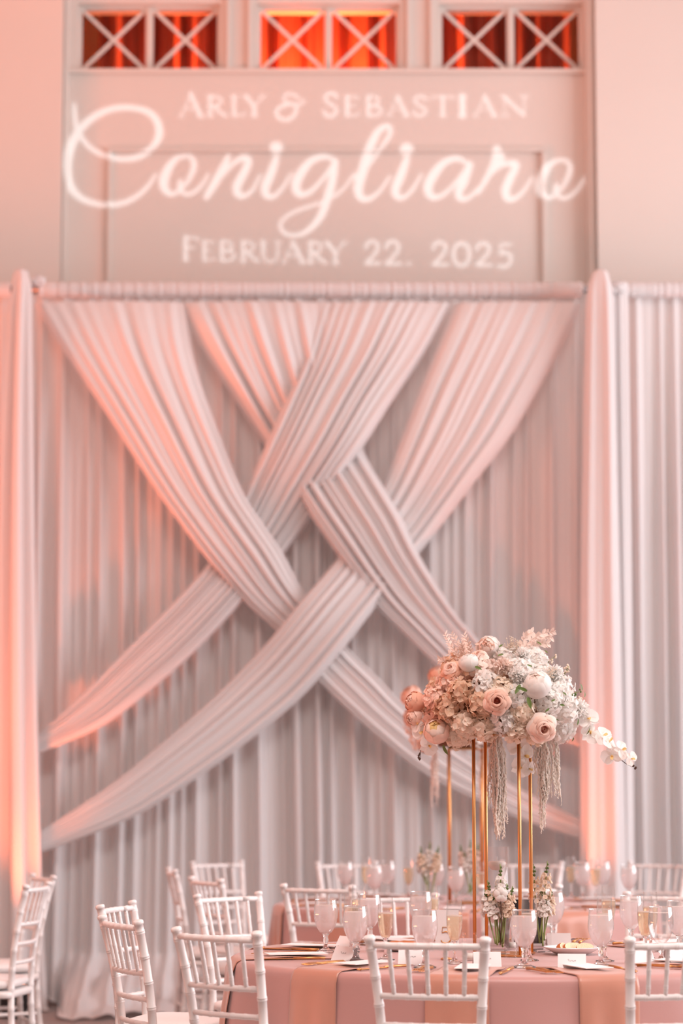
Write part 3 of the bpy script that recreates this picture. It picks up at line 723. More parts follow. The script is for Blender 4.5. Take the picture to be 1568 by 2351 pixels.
for k, deg in enumerate((-75, -40, -8, 28, 62, 150, -150, 110, -112)):
    a = math.radians(deg)
    napkin(T2, a, k+30, 2.9, 'peach satin napkin laid over the edge of the far table by the backdrop', 'napkins on the far table')
    lay('menu_card', menu_me, T2, a, .715, 0.012, ZTB+.0125, 'white menu card lying on a peach napkin at the far table', 'menu', 'menus on the far table', .06)
    lay('fork', fork_me, T2, a, .755, -.13, ZTB, 'gold fork beside a napkin on the far table', 'fork', 'gold forks on the far table')
    lay('knife', knife_me, T2, a, .745, .122, ZTB, 'gold knife beside a napkin on the far table', 'knife', 'gold knives on the far table')

# folded place cards
def place_card(px, Y, rz, label, squiggle=True, group=None, w=.088):
    t = thing('place_card', label, 'card', (xat(px, Y), Y, ZTB), rz, group)
    h, d = .046, .026
    mb = MB()
    for s in (-1, 1):
        mb.add([(-w/2, s*d, 0), (w/2, s*d, 0), (w/2, 0, h), (-w/2, 0, h), (-w/2, s*(d-.0012), 0), (w/2, s*(d-.0012), 0), (w/2, 0, h-.0016), (-w/2, 0, h-.0016)],
               [(0, 1, 2, 3), (5, 4, 7, 6), (0, 4, 5, 1), (0, 3, 7, 4), (1, 5, 6, 2)], 0, False)
    mb.build('card', 'card_white', t)
    if squiggle:
        mb = MB(); pts = []
        for k in range(26):
            u = k/25; pts.append((-.013+.026*u+.0022*math.sin(25*u), 0, .025+.0024*math.sin(41*u)+.003*(u < .15)))
        pts = [(x, -d*(1-z/h)-.0006, z) for x, y, z in pts]
        mb.tube(pts, .00025, 4); mb.build('handwriting', 'ink', t)
place_card(1117, 7.77, .05, 'white folded name card behind the chair that faces the flower stand', True)
place_card(1312, 7.68, -.12, 'white folded name card in front of the sliced bread plate', True)
place_card(794, 8.02, -.75, 'folded name card with handwriting, next to the goblets by the stacked napkins', True)
place_card(797, 8.55, -.95, 'folded name card standing just behind another card by the stacked napkins', False)
place_card(946, 7.86, -.1, 'white folded name card before the golden bread plate', True)
place_card(1282, 8.72, .03, 'blank white card standing next to the black sign', False, w=.085)
place_card(1468, 7.95, .55, 'white folded name card turned sideways near the clear goblet', False)
place_card(1545, 8.12, .75, 'white folded name card among the goblets at the frame post of a chair', False)

# ------------------------------------------------------------------ glasses
def goblet_proto():
    t = thing('water_goblet', 'water goblet', 'glass')
    MB().lathe([(0, 0), (.036, 0), (.0365, .002), (.030, .005), (.012, .012), (.0075, .022), (.0070, .034), (.0095, .042), (.0075, .05), (.010, .058), (.013, .063), (0, .064)], 22).build('stem', 'stem_glass', t)
    B = [(.010, .061), (.020, .068), (.030, .082), (.0375, .100), (.0412, .120), (.0415, .136), (.0395, .156), (.0365, .178)]
    MB().lathe(B, 30).build('bowl', 'glass', t)
    MB().lathe([(.0362, .1775), (.0372, .179), (.0368, .1795)], 30).build('rim', 'stem_glass', t)
    W = [(0, .064)]+[(r-.0012, z+.001) for r, z in B[1:-1]]+[(.0376, .160)]
    w = MB().lathe(W, 30).build('water', 'water_frosted', t)
    MB().lathe([(.0374, .1602), (0, .1602)], 30).build('surface', 'bubbles', w)
    return t
def flute_proto():
    t = thing('champagne_flute', 'champagne flute', 'glass')
    MB().lathe([(0, 0), (.0305, 0), (.031, .002), (.024, .004), (.010, .010), (.0055, .022), (.0046, .045), (.006, .062), (.009, .070), (0, .0705)], 20).build('stem', 'stem_glass', t)
    B = [(.008, .069), (.015, .076), (.021, .092), (.0250, .115), (.0262, .140), (.0258, .165), (.0240, .203)]
    MB().lathe(B, 26).build('bowl', 'glass', t)
    W = [(0, .071)]+[(r-.001, z+.0008) for r, z in B[1:5]]+[(.0250, .152)]
    w = MB().lathe(W, 26).build('champagne', 'champagne', t)
    MB().lathe([(.0252, .150), (.0250, .1535), (0, .1535)], 26).build('bubbles', 'bubbles', w)
    return t
gob, flu = goblet_proto(), flute_proto(); gu, fu = [], []
G1 = [(748, 8.42), (816, 7.98), (849, 8.80), (975, 7.73), (966, 9.02), (1203, 7.73), (1270, 8.98), (1379, 7.78), (1449, 8.70), (1559, 8.32)]
GLB = ['frosted water goblet nearest the stacked napkins, before the chair with shaded rails', 'frosted water goblet right behind the folded card with handwriting',
       'frosted water goblet half hidden behind another goblet and the handwritten card', 'frosted water goblet standing just in front of the number 5 card',
       'frosted water goblet behind the number 5 card, next to a flute', 'frosted water goblet in front of the black sign and gold rods',
       'frosted water goblet behind the blank white card, beside white stock flowers', 'frosted water goblet overlapping the edge of the sliced bread plate',
       'frosted water goblet before a pinkish chair rail, next to the small flute', 'frosted water goblet next to the clear unfrosted goblet']
for (px, Y), lb in zip(G1, GLB): place(gob, gu, (xat(px, Y), Y, ZTB), 0, lb, 'water goblets on the number 5 table')
g = place(gob, gu, (xat(1517, 7.93), 7.93, ZTB), 0, 'clear goblet of water without frost, near the small peach flute'); g['group'] = 'water goblets on the number 5 table'
for ch in g.children:
    if ch.name.startswith('water'): ch.data = ch.data.copy(); ch.data.materials[0] = MATS['water_clear']
FLB = ['champagne flute between two goblets near the golden pastry plate', 'champagne flute overlapping the number 5 card', 'champagne flute behind a goblet on the opposite side from the number 5 card',
       'champagne flute directly behind the goblet with the handwritten card', 'champagne flute furthest behind the goblets near the handwritten card', 'champagne flute hidden behind the goblet in front of the black sign',
       'champagne flute right behind the goblet at the sliced bread plate', 'champagne flute at the opposite table edge behind the sliced bread goblet', 'champagne flute touching the outline of the clear unfrosted goblet', 'champagne flute behind the clear goblet, before a pinkish chair rail']
for (px, Y), lb in zip([(885, 8.05), (1043, 7.90), (991, 9.05), (806, 8.42), (824, 8.98), (1215, 8.03), (1388, 8.0), (1397, 8.92), (1481, 8.14), (1493, 8.46)], FLB):
    place(flu, fu, (xat(px, Y), Y, ZTB), 0, lb, 'champagne flutes on the number 5 table')
for px, Y in [(793, 12.36), (890, 12.46), (1047, 11.62), (1338, 12.30), (1385, 12.42), (1002, 12.2), (860, 11.9), (1445, 11.9)]:
    place(gob, gu, (xat(px, Y), Y, ZTB), 0, 'water goblet on the far table, softly blurred before the backdrop', 'water goblets on the far table')
for px, Y in [(841, 12.40), (938, 12.25), (1312, 12.42), (1105, 11.6), (1368, 12.1)]:
    place(flu, fu, (xat(px, Y), Y, ZTB), 0, 'champagne flute on the far table, softly blurred before the backdrop', 'champagne flutes on the far table')

# ------------------------------------------------------------------ bread plates
def plate(px, Y, r, label):
    o = MB().lathe([(0, .004), (r*.55, .004), (r*.62, .007), (r*.98, .024), (r, .0255), (r*.985, .022), (r*.64, .003), (r*.55, 0), (0, 0)], 48).build('bread_plate', 'china', None, (xat(px, Y), Y, ZTB))
    return tag(o, label, 'plate')
plate(1313, 8.33, .098, 'white plate of sliced bread between two goblets')
plate(926, 8.50, .085, 'white plate of golden pastry behind the chair rails and number card')
def slice_mesh(seed):
    rg = random.Random(seed); mb = MB(); n = 20; out = []
    rx, rz = .030, .017
    ring = [(rx*math.cos(2*math.pi*k/n)*(1+.06*rg.random()), rz*math.sin(2*math.pi*k/n)*(1+.08*rg.random())) for k in range(n)]
    for y, f in ((-.008, .96), (-.006, 1.0), (.006, 1.0), (.008, .96)): out += [(x*f, y, z*f) for x, z in ring]
    fs = [(j*n+k, j*n+(k+1) % n, (j+1)*n+(k+1) % n, (j+1)*n+k) for j in range(3) for k in range(n)]
    mb.add(out, fs, 1); mb.add(out[:n], [tuple(range(n))], 0, False); mb.add(out[3*n:], [tuple(range(n-1, -1, -1))], 0, False)
    return mb.mesh('bread_slice', ['bread_crumb', 'bread_crust'])
for k, (px, dy, rz, tl) in enumerate(((1290, -.010, 1.05, -.5), (1306, -.006, .8, -.55), (1317, .004, .55, -.6), (1341, -.012, .12, -.7))):
    o = put('bread_slice', slice_mesh(k), None, (xat(px, 8.33), 8.33+dy, ZTB+.020)); o.rotation_euler = (tl, .0, rz)
    tag(o, 'slice of crusty bread leaning on the white plate between goblets', 'bread', 'bread slices on the white plate')
for k, (px, dy) in enumerate(((908, 0), (930, .01), (945, -.01))):
    o = put('pastry', slice_mesh(k+9), None, (xat(px, 8.5), 8.5+dy, ZTB+.018)); o.rotation_euler = (-1.1, 0, .4*k); o.data.materials[0] = MATS['bread_crust']
    tag(o, 'golden pastry piece on the plate behind the number card', 'pastry', 'pastry pieces on one plate')

# ------------------------------------------------------------------ table number, sign, votives, vases, candle
x, Y = xat(1024, 8.08), 8.08
t = thing('table_number', 'white card with gold number 5 in a gold foot', 'sign', (x, Y, ZTB), -.10)
MB().box((.003, 0, .098), (.078, .0025, .126)).build('card', 'card_white', t)
mb = MB(); mb.lathe([(0, 0), (.019, 0), (.019, .003), (.006, .008), (.0035, .018), (.0035, .026), (.010, .030), (.0115, .034), (.010, .038), (0, .038)], 20); mb.build('foot', 'gold', t)
mb = MB(); five = [(.016, 0, .030), (-.012, 0, .030), (-.0135, 0, .012)]
mb.tube([(p[0], -.0026, .075+p[2]) for p in five], [.0012, .0012, .0010], 6)
arc = spline([(-.0135, .012), (0, .015), (.012, .009), (.0165, -.003), (.012, -.016), (0, -.0215), (-.012, -.019), (-.017, -.012)], 40)
mb.tube([(p[0], -.0026, .075+p[1]) for p in arc], [.0012+.0011*math.sin(math.pi*k/40) for k in range(41)], 6); mb.build('numeral', 'gold_leaf', t)
x, Y = xat(1213, 8.74), 8.74
t = thing('chalkboard_sign', 'small black tabletop sign with white frame and easel back', 'sign', (x, Y, ZTB), .16)
M = Matrix.Rotation(-.12, 3, 'X'); w, h, f = .122, .170, .007
mb = MB(); mb.box((0, 0.012, h/2), (w-2*f, .006, h-2*f), M); mb.build('board', 'black_plate', t)
mb = MB()
for cx, cz, dx, dz in ((-w/2+f/2, h/2, f, h), (w/2-f/2, h/2, f, h), (0, h-f/2, w-2*f, f), (0, f/2, w-2*f, f)):
    mb.box(M @ Vector((cx, 0, cz-h/2))+Vector((0, .012, h/2)), (dx, .011, dz), M)
mb.build('frame', 'card_white', t)
for s in (-1, 1):
    MB().tube([(s*w*.45, .022, h*.98), (s*w*.47, .085, .002)], .0035, 6).build('easel_leg', 'card_white', t)
def bumpy_votive(px, Y, label, r=.025, h=.088, wax=True):
    t = thing('votive_holder', label, 'candle holder', (xat(px, Y), Y, ZTB))
    def fn(u, v):
        q = r*(1+.05*math.sin(2*math.pi*u*14)*math.sin(v*math.pi*9)); return (q*math.cos(2*math.pi*u), q*math.sin(2*math.pi*u), .002+h*v)
    MB().grid(fn, 56, 36, wrap=True).lathe([(0, .002), (r, .002)], 24).build('glass', 'glass_vase', t)
    if wax: MB().lathe([(0, .003), (r*.82, .003), (r*.82, .022), (0, .022)], 20).build('candle', 'wax', t)
bumpy_votive(1078, 8.05, 'hobnail glass votive holder beside the number 5 card')
bumpy_votive(1172, 8.60, 'hobnail glass votive holder beside the black sign and candle vase', .022, .14)
bumpy_votive(1172, 8.12, 'short empty glass votive at the edge of the gold stand foot', .020, .045, False)
def candle_vase(px, Y, h, r, label):
    t = thing('candle_vase', label, 'vase', (xat(px, Y), Y, ZTB))
    MB().lathe([(0, .003), (r, .003), (r, h), (r-.003, h), (r-.003, .012), (0, .012)], 32).build('glass', 'glass_vase', t)
    MB().lathe([(0, .012), (r-.0035, .012), (r-.0035, h-.062), (0, h-.062)], 32).build('water', 'water_clear', t)
    c = thing('floating_candle', 'white floating candle in the ' + ('tall' if h > .3 else 'glass') + ' cylinder vase', 'candle', (xat(px, Y), Y, ZTB+h-.082))
    MB().lathe([(0, 0), (.018, .002), (.030, .014), (.033, .026), (.026, .032), (0, .033)], 24).build('wax', 'wax', c)
    MB().tube([(0, 0, .032), (.001, 0, .048)], .0012, 5).build('wick', 'card_white', c)
candle_vase(1141, 8.56, .355, .044, 'tall clear glass cylinder with floating candle behind the stock flowers')

# ------------------------------------------------------------------ flowers
def petal(mb, L, W, cup, lift, M, mi=0, nu=3, nv=4, tip=0.80, ruffle=0.0, seed=0):
    def fn(u, v):
        s = 2*u-1; t = v
        w = W*max(0.10, math.sin(math.pi*(.10+tip*t)))**0.75
        if t > .99: w *= .55
        return M @ Vector((s*w/2, L*t*(1-.05*s*s), cup*s*s*w + lift*L*t*t + ruffle*math.sin(5*s+seed)*t))
    mb.grid(fn, nu, nv, mi)
def frame(p, n, spin=0.0):
    return Matrix.Translation(p) @ Vector(n).to_track_quat('Z', 'Y').to_matrix().to_4x4() @ Matrix.Rotation(spin, 4, 'Z')
FLORET = {}
def floret_mesh(mat, var, size=.0165):
    key = (mat, var, size)
    if key in FLORET: return FLORET[key]
    rg = random.Random(var*13+5); mb = MB()
    for k in range(4):
        M = Matrix.Rotation(k*math.pi/2+rg.uniform(-.15, .15), 4, 'Z') @ Matrix.Rotation(rg.uniform(-.05, .35), 4, 'X')
        petal(mb, size*rg.uniform(.9, 1.15), size*1.36, rg.uniform(-.15, .35), rg.uniform(-.35, .2), M, seed=k)
    mb.lathe([(0, -.0005), (size*.075, .0004), (0, size*.08)], 6, mi=1)
    FLORET[key] = mb.mesh('floret', [mat, 'petal_cream' if mat == 'petal_white' and var % 2 else 'petal_butter']); return FLORET[key]
def rose_mesh(Rr, mats, seed, whorls=5):
    """returns list of (petal mesh) so that every petal stays its own piece"""
    rg = random.Random(seed); out = []
    mb = MB()   # tight spiral heart
    def sp(u, v):
        th = u*4.6*math.pi; r = Rr*(.05+.17*u); return (r*math.cos(th), r*math.sin(th), Rr*(-.1+.62*v-.12*u*v))
    mb.grid(sp, 60, 3, 0); mb.lathe([(0, -Rr*.2), (Rr*.3, -Rr*.1), (Rr*.24, Rr*.28), (0, Rr*.30)], 10, mi=1)
    out.append(('heart', mb.mesh('heart', [mats[0], 'rose_heart'])))
    for w in range(whorls):
        n = 3 if w < 2 else (4 if w == 2 else 5); f = (w+1)/whorls
        for k in range(n):
            phi = 2*math.pi*k/n + w*1.13+rg.uniform(-.12, .12); span = math.pi/n*(1.25 if w < 3 else 1.12)
            r1 = Rr*(.20+.56*f); top = Rr*(.62-.40*f*f)*rg.uniform(.94, 1.06); curl = Rr*(.05+.20*f)
            mb = MB()
            def fn(u, v, phi=phi, span=span, r1=r1, top=top, curl=curl, f=f, sd=rg.random()*6):
                s = 2*u-1; a = phi+s*span*(.6+.4*v)
                e = max(0.0, (v-.70)/.30)
                r = Rr*.08+(r1-Rr*.08)*min(1, v/.75)**.55 + curl*e*e*(1-.5*abs(s)) - Rr*.05*(1-s*s)*(1-e) - Rr*.07*max(0, s)*v
                z = -Rr*.45+(top+Rr*.45)*math.sin(min(1, v/.86)*math.pi/2) - Rr*.22*f*e*e - Rr*.10*s*s*v + Rr*.03*math.sin(4*s+sd)*e
                return (r*math.cos(a), r*math.sin(a), z)
            mb.grid(fn, 8, 9); out.append(('petal', mb.mesh('petal', mats[min(len(mats)-1, w*len(mats)//whorls)])))
    return out
def peony_mesh(Rr, mats, seed, openness=0.0):
    rg = random.Random(seed); out = []
    for w in range(4):
        n = (4, 5, 5, 6)[w]; f = (w+1)/4
        for k in range(n):
            phi = 2*math.pi*k/n+w*.9+rg.uniform(-.15, .15); span = math.pi/n*1.45; RR = Rr*(.55+.45*f)
            top = (1.0, .97, .88, .72)[w]-openness*.34*f+rg.uniform(-.03, .03)
            mb = MB()
            def fn(u, v, phi=phi, span=span, RR=RR, top=top, sd=rg.random()*6):
                s = 2*u-1; g = math.pi*(.06+(top-.06)*v*(1-.10*s*s)); a = phi+s*span*(1-.25*v)
                q = RR*(1+.03*math.sin(7*s+sd)*v)
                return (q*math.sin(g)*math.cos(a), q*math.sin(g)*math.sin(a), -q*math.cos(g)*.95)
            mb.grid(fn, 6, 7); out.append(('petal', mb.mesh('petal', mats[min(len(mats)-1, w*len(mats)//4)])))
    if openness:
        mb = MB()
        for k in range(26):
            a = rg.uniform(0, 6.28); e = rg.uniform(0, .8)
            M = frame((Rr*.5*e*math.cos(a), Rr*.5*e*math.sin(a), Rr*.1), (math.cos(a)*e*.7, math.sin(a)*e*.7, 1), rg.uniform(0, 6.28)) @ Matrix.Rotation(1.25, 4, 'X')
            petal(mb, Rr*rg.uniform(.5, .75), Rr*.42, .3, -.1, M)
        out.append(('heart', mb.mesh('heart', 'petal_blush')))
    return out
def pom_mesh(Rr, mat, seed, n=90):
    rg = random.Random(seed); mb = MB()
    for k in range(n):
        z = 1-1.5*k/n; a = k*2.39996; rr = math.sqrt(max(0, 1-z*z)); nrm = Vector((rr*math.cos(a), rr*math.sin(a), z))
        M = frame(nrm*Rr*.25, nrm, rg.uniform(0, 6.28)) @ Matrix.Rotation(1.3, 4, 'X')
        petal(mb, Rr*rg.uniform(.7, .85), Rr*.34, .5, -.1, M, nu=2, nv=3, ruffle=Rr*.05, seed=k)
    return mb.mesh('carnation', mat)
def leaf_mesh(L, W, mat, fold=.15):
    mb = MB(); petal(mb, L, W, fold, -.12, Matrix(), tip=.88); return mb.mesh('leaf', mat)
def ruscus(parent, p0, p1, mat, seed, n=16, L=.022, W=.011, name='ruscus_sprig', sag=.02):
    rg = random.Random(seed); p0, p1 = Vector(p0), Vector(p1); mid = (p0+p1)/2+Vector((rg.uniform(-.01, .01), rg.uniform(-.01, .01), sag))
    S = [Vector(q) for q in spline([p0, mid, p1], 24)]
    st = MB().tube(S, .0011, 5).build(name, mat, parent)
    mb = MB()
    for k in range(n):
        i = 3+int(21*k/n); d = (S[min(i+1, 24)]-S[i-1]).normalized()
        side = d.cross(Vector((rg.uniform(-.3, .3), -1, rg.uniform(-.2, .2)))).normalized()*(1 if k % 2 else -1)
        y = (side*.8+d*.75+Vector((0, rg.uniform(-.4, .4), 0))).normalized(); x = y.cross(Vector((rg.uniform(-.5, .5), -1, .1))).normalized(); z = x.cross(y)
        M = Matrix(((x.x, y.x, z.x, S[i].x), (x.y, y.y, z.y, S[i].y), (x.z, y.z, z.z, S[i].z), (0, 0, 0, 1)))
        petal(mb, L*rg.uniform(.7, 1.1), W, .2, .1, M, nu=2, nv=3, tip=.88)
    mb.build('leaves', mat, st)
def orchid_mesh(S=.044):
    mb = MB()
    for a in (math.pi/2, -math.pi/2):
        petal(mb, S*.95, S*1.15, .10, -.1, Matrix.Rotation(a*.92, 4, 'Z') @ Matrix.Translation((0, 0, .001)), tip=.78, nu=5, nv=5)
    for a in (0, 2.3, -2.3):
        petal(mb, S*.9, S*.62, .12, -.1, Matrix.Rotation(a, 4, 'Z'), tip=.84)
    petal(mb, S*.42, S*.3, .6, .5, Matrix.Rotation(math.pi, 4, 'Z') @ Matrix.Rotation(.6, 4, 'X'), 1)
    mb.lathe([(0, 0), (S*.09, .002), (0, S*.16)], 6, mi=1)
    return mb.mesh('orchid', ['petal_white', 'petal_butter'])
def amaranth(parent, top, n, lens, spread, seed, mat='amaranth'):
    rg = random.Random(seed); top = Vector(top)
    for k in range(n):
        L = rg.uniform(*lens); ox, oy = rg.gauss(0, spread), rg.gauss(0, spread*.6); r0 = rg.uniform(.0012, .0031)
        N = int(L/.0042); pts = []; rr = []; ph = rg.uniform(0, 6)
        for i in range(N+1):
            t = i/N
            pts.append(top+Vector((ox*(.25+min(1, 2.2*t)*.75)+.004*math.sin(9*t+ph)+.0022*rg.uniform(-1, 1), oy*(.25+t*.75)+.0022*rg.uniform(-1, 1), -L*t+.02)))
            rr.append(r0*(.45+1.15*rg.random())*(1-.45*t**3)*(.5+.7*min(1, t*3)))
        MB().tube(pts, rr, 6).build('amaranth_strand', mat, parent)

def arrangement(C, ax, label, blooms, heads, seed, hero, palette_shift=None):
    root = thing('floral_arrangement', label, 'flowers', C)
    C = Vector(C); rg = random.Random(seed)
    def surf(px, py, push=0.0):
        d = ray(px, py).normalized(); o = Vector((0, 0, CAM_Z))-C
        D = Vector((d.x/ax[0], d.y/ax[1], d.z/ax[2])); O = Vector((o.x/ax[0], o.y/ax[1], o.z/ax[2]))
        a, b, c = D.dot(D), 2*O.dot(D), O.dot(O)-1; disc = b*b-4*a*c
        t = (-b-math.sqrt(disc))/(2*a) if disc > 0 else -b/(2*a)
        p = o+d*t
        n = Vector((p.x/ax[0]**2, p.y/ax[1]**2, p.z/ax[2]**2)).normalized()
        return p+n*push, n
    # foam core
    def fn(u, v):
        th, ph = 2*math.pi*u, math.pi*v; return (ax[0]*.72*math.sin(ph)*math.cos(th), ax[1]*.72*math.sin(ph)*math.sin(th), max(-ax[2]*.5, -ax[2]*.72*math.cos(ph)))
    MB().grid(fn, 28, 14, wrap=True).build('foam_core', 'foam_brown', root)
    # hydrangea heads
    flist = []
    for hi, (p, n, r, mat, cnt) in enumerate(heads(surf)):
        hd = bpy.data.objects.new('hydrangea_head', None); COL.objects.link(hd); hd.parent = root; hd.location = p; hd.empty_display_size = .02
        q = Vector(n).to_track_quat('Z', 'Y').to_matrix()
        for k in range(cnt):
            z = 1-1.05*(k+.5)/cnt; a = k*2.39996+hi; rr = math.sqrt(max(0, 1-z*z))
            nn = (q @ Vector((rr*math.cos(a), rr*math.sin(a), z))).normalized()
            nj = (nn+Vector((rg.uniform(-.45, .45), rg.uniform(-.45, .45), rg.uniform(-.45, .45)))).normalized()
            pos = nn*r*rg.uniform(.82, 1.06)
            flist.append((hd, pos, nj, mat, rg.randrange(4), rg.uniform(.85, 1.2), p+pos))
        MB().tube([Vector((0, 0, 0)), -Vector(n)*r*.8], [.006, .002], 6).build('stalk', 'stem_green', hd)
    vis = sorted(range(len(flist)), key=lambda i: flist[i][6].y - .6*flist[i][6].z*0)
    solo = set(vis[:296]) if hero else set()
    joined = {}
    for i, (hd, pos, nj, mat, var, sc, gp) in enumerate(flist):
        me = floret_mesh(mat, var); M = frame(pos, nj, var*1.3+i) @ Matrix.Scale(sc, 4)
        if i in solo: put('floret', me, hd, None, M)
        else:
            J = joined.setdefault(mat, MB()); M2 = Matrix.Translation(gp-pos) @ M
            J.add([M2 @ v.co for v in me.vertices], [tuple(p.vertices) for p in me.polygons]); J.m[-len(me.polygons):] = [p.material_index for p in me.polygons]
    for mat, J in joined.items():
        o = J.build('florets', [mat, 'petal_butter'], root); o['kind'] = 'stuff'
    blooms(root, surf, rg)
    return root
def bloom(root, pieces, name, p, n, spin=0.0, label=None):
    b = bpy.data.objects.new(name, None); COL.objects.link(b); b.parent = root; b.matrix_local = frame(p, n, spin); b.empty_display_size = .02
    for nm, me in pieces: put(nm, me, b)
    if label: b['label'] = label
    return b
CAMN = Vector((0, -1, 0.0))
# front arrangement
CA = (xat(1152, 8.3), 8.3, 1.605); AX = (.262, .215, .178)
def heads_front(surf):
    out = []
    W = [(1112, 1562, 'petal_white'), (1200, 1528, 'petal_white'), (1250, 1540, 'petal_white'), (1290, 1580, 'petal_white'), (1312, 1632, 'petal_white'), (1268, 1612, 'petal_white'), (1298, 1690, 'petal_white'),
         (1155, 1662, 'petal_white'), (1205, 1640, 'petal_cream'), (1190, 1595, 'petal_white'), (1232, 1502, 'petal_white'), (1165, 1500, 'petal_white'), (1050, 1585, 'petal_tan'), (1100, 1612, 'petal_tan'), (1062, 1672, 'petal_cream'), (1018, 1625, 'petal_tan'),
         (1110, 1680, 'petal_cream'), (1185, 1682, 'petal_cream'), (990, 1600, 'petal_blush'), (985, 1660, 'petal_blush'), (1030, 1550, 'petal_blush'), (1100, 1520, 'petal_pale_blush'), (1150, 1580, 'petal_cream'), (1040, 1700, 'petal_cream'), (1240, 1690, 'petal_cream')]
    for px, py, m in W:
        p, n = surf(px, py, -.030); out.append((p, (n+CAMN*.35).normalized(), .046, m, 26))
    for k in range(16):   # the sides and back
        a = math.pi*(.02+.96*k/15); zz = (-.35, .35, .0, .75)[k % 4]; q = math.sqrt(1-zz*zz)
        p = Vector((AX[0]*q*math.cos(a), AX[1]*q*math.sin(a), AX[2]*zz))*.86
        out.append((p, p.normalized(), .055, ('petal_white' if math.cos(a) > -.1 else 'petal_tan'), 22))
    return out
def blooms_front(root, surf, rg):
    def on(px, py, push, look=.5):
        p, n = surf(px, py, push); return p, (n+CAMN*look).normalized()
    bloom(root, rose_mesh(.050, ['petal_dusty', 'petal_dusty', 'petal_blush'], 1), 'rose', *on(1141, 1611, .016, 1.0), .4, 'dusty blush rose with dark heart')
    bloom(root, rose_mesh(.056, ['petal_blush', 'petal_blush', 'petal_pale_blush'], 2), 'rose', *on(1238, 1664, .022, 1.0), 1.2, 'pale peach open rose')
    bloom(root, peony_mesh(.050, ['petal_pale_blush', 'petal_white', 'petal_white'], 3), 'peony', on(1227, 1577, .018)[0], (-.25, -.6, .75), .3, 'round closed white peony')
    bloom(root, peony_mesh(.044, ['petal_pale_blush', 'petal_white', 'petal_white'], 4, .55), 'peony', on(1121, 1499, .018)[0], (-.35, -.8, .35), .3, 'open peony with blush heart')
    bloom(root, peony_mesh(.034, ['petal_white', 'petal_white'], 5), 'peony', on(1080, 1533, .022)[0], (-.2, -.35, .9), .3, 'white peony bud')
    bloom(root, peony_mesh(.046, ['petal_butter', 'petal_pale_blush', 'petal_blush'], 6), 'peony', on(1010, 1672, .016)[0], (-.2, -.7, .5), .3, 'butter and blush peony bud')
    bloom(root, peony_mesh(.038, ['petal_blush', 'petal_peach_dark'], 7, .2), 'ranunculus', surf(952, 1612, .0)[0], (-.7, -.4, .3), 0, 'peach ranunculus')
    bloom(root, peony_mesh(.034, ['petal_pale_blush', 'petal_blush'], 8, .2), 'ranunculus', surf(952, 1648, .0)[0], (-.6, -.4, -.2), 0, 'pale peach ranunculus')
    bloom(root, rose_mesh(.040, ['petal_blush', 'petal_peach_dark'], 9), 'rose', *on(1040, 1545, .012), .4)
    bloom(root, rose_mesh(.036, ['petal_blush', 'petal_pale_blush'], 10), 'rose', *on(1100, 1512, .004), .4)
    for px, py, m, r in ((1156, 1533, 'petal_pale_blush', .034), (1188, 1552, 'petal_white', .034), (1200, 1508, 'petal_white', .032), (1325, 1628, 'petal_white', .038), (1272, 1550, 'petal_white', .034)):
        p, n = on(px, py, .004); put('carnation', pom_mesh(r, m, px), root, None, frame(p, n))
    # baby's breath
    for px, py, cnt in ((1180, 1498, 60), (1255, 1552, 50), (1172, 1490, 40)):
        p, n = on(px, py, .02); mb = MB()
        for k in range(cnt):
            d = Vector((rg.gauss(0, 1), rg.gauss(0, 1), rg.gauss(0, 1))).normalized()*.026*rg.random()**.4
            mb.tube([p-n*.03, p+d], .0004, 3, caps=False); q = p+d
            mb.lathe([(0, -.0022), (.0024, 0), (0, .0022)], 5, q)
        mb.build('babys_breath', 'petal_cream', root)
    # green leaves
    for px, py, L, ang, k in ((1190, 1580, .040, 2.6, 0), (1204, 1592, .034, 1.2, 1), (1205, 1604, .042, 3.4, 2), (1236, 1500, .026, .3, 3), (1242, 1512, .024, 3.0, 4), (1029, 1695, .042, 3.2, 5), (1155, 1520, .024, 2, 6), (1095, 1545, .03, 4.2, 7),
                          (1285, 1600, .018, 1, 8), (1262, 1608, .018, 2, 9), (1272, 1618, .02, 4.6, 10), (1310, 1645, .022, 3, 11), (1298, 1688, .024, .6, 12), (1318, 1592, .026, .2, 13), (1322, 1604, .02, 6, 14), (1336, 1662, .03, 2.6, 15), (1250, 1625, .02, 2.2, 16), (1215, 1545, .02, 1.2, 17), (1146, 1506, .022, 5.6, 18)):
        p, n = on(px, py, .030, .4); M = frame(p, n) @ Matrix.Rotation(ang, 4, 'Z') @ Matrix.Rotation(.2, 4, 'X')
        put('leaf', leaf_mesh(L, L*.36, 'leaf_green'), root, None, M)
    rel = lambda px, py, dy=0.0: at(px, py, CA[1]+dy)-Vector(CA)
    # blush ruscus sprigs and pale plume
    for k, (a, b) in enumerate((((1188, 1500), (1276, 1448)), ((1200, 1505), (1262, 1478)), ((1190, 1496), (1222, 1452)), ((1215, 1490), (1268, 1462)))):
        ruscus(root, rel(*a, .02*k-.02), rel(*b, .02*k-.03), 'ruscus_blush', 40+k, 16, .023, .012)
    for k in range(18):
        ex, ey = 1003+rg.random()*88, 1450+rg.random()*80
        ruscus(root, rel(1075+rg.uniform(-15, 15), 1540, .03), rel(ex, ey, rg.uniform(-.04, .10)), 'ruscus_blush', 60+k, 26, .018, .0055, 'plume_sprig', .01)
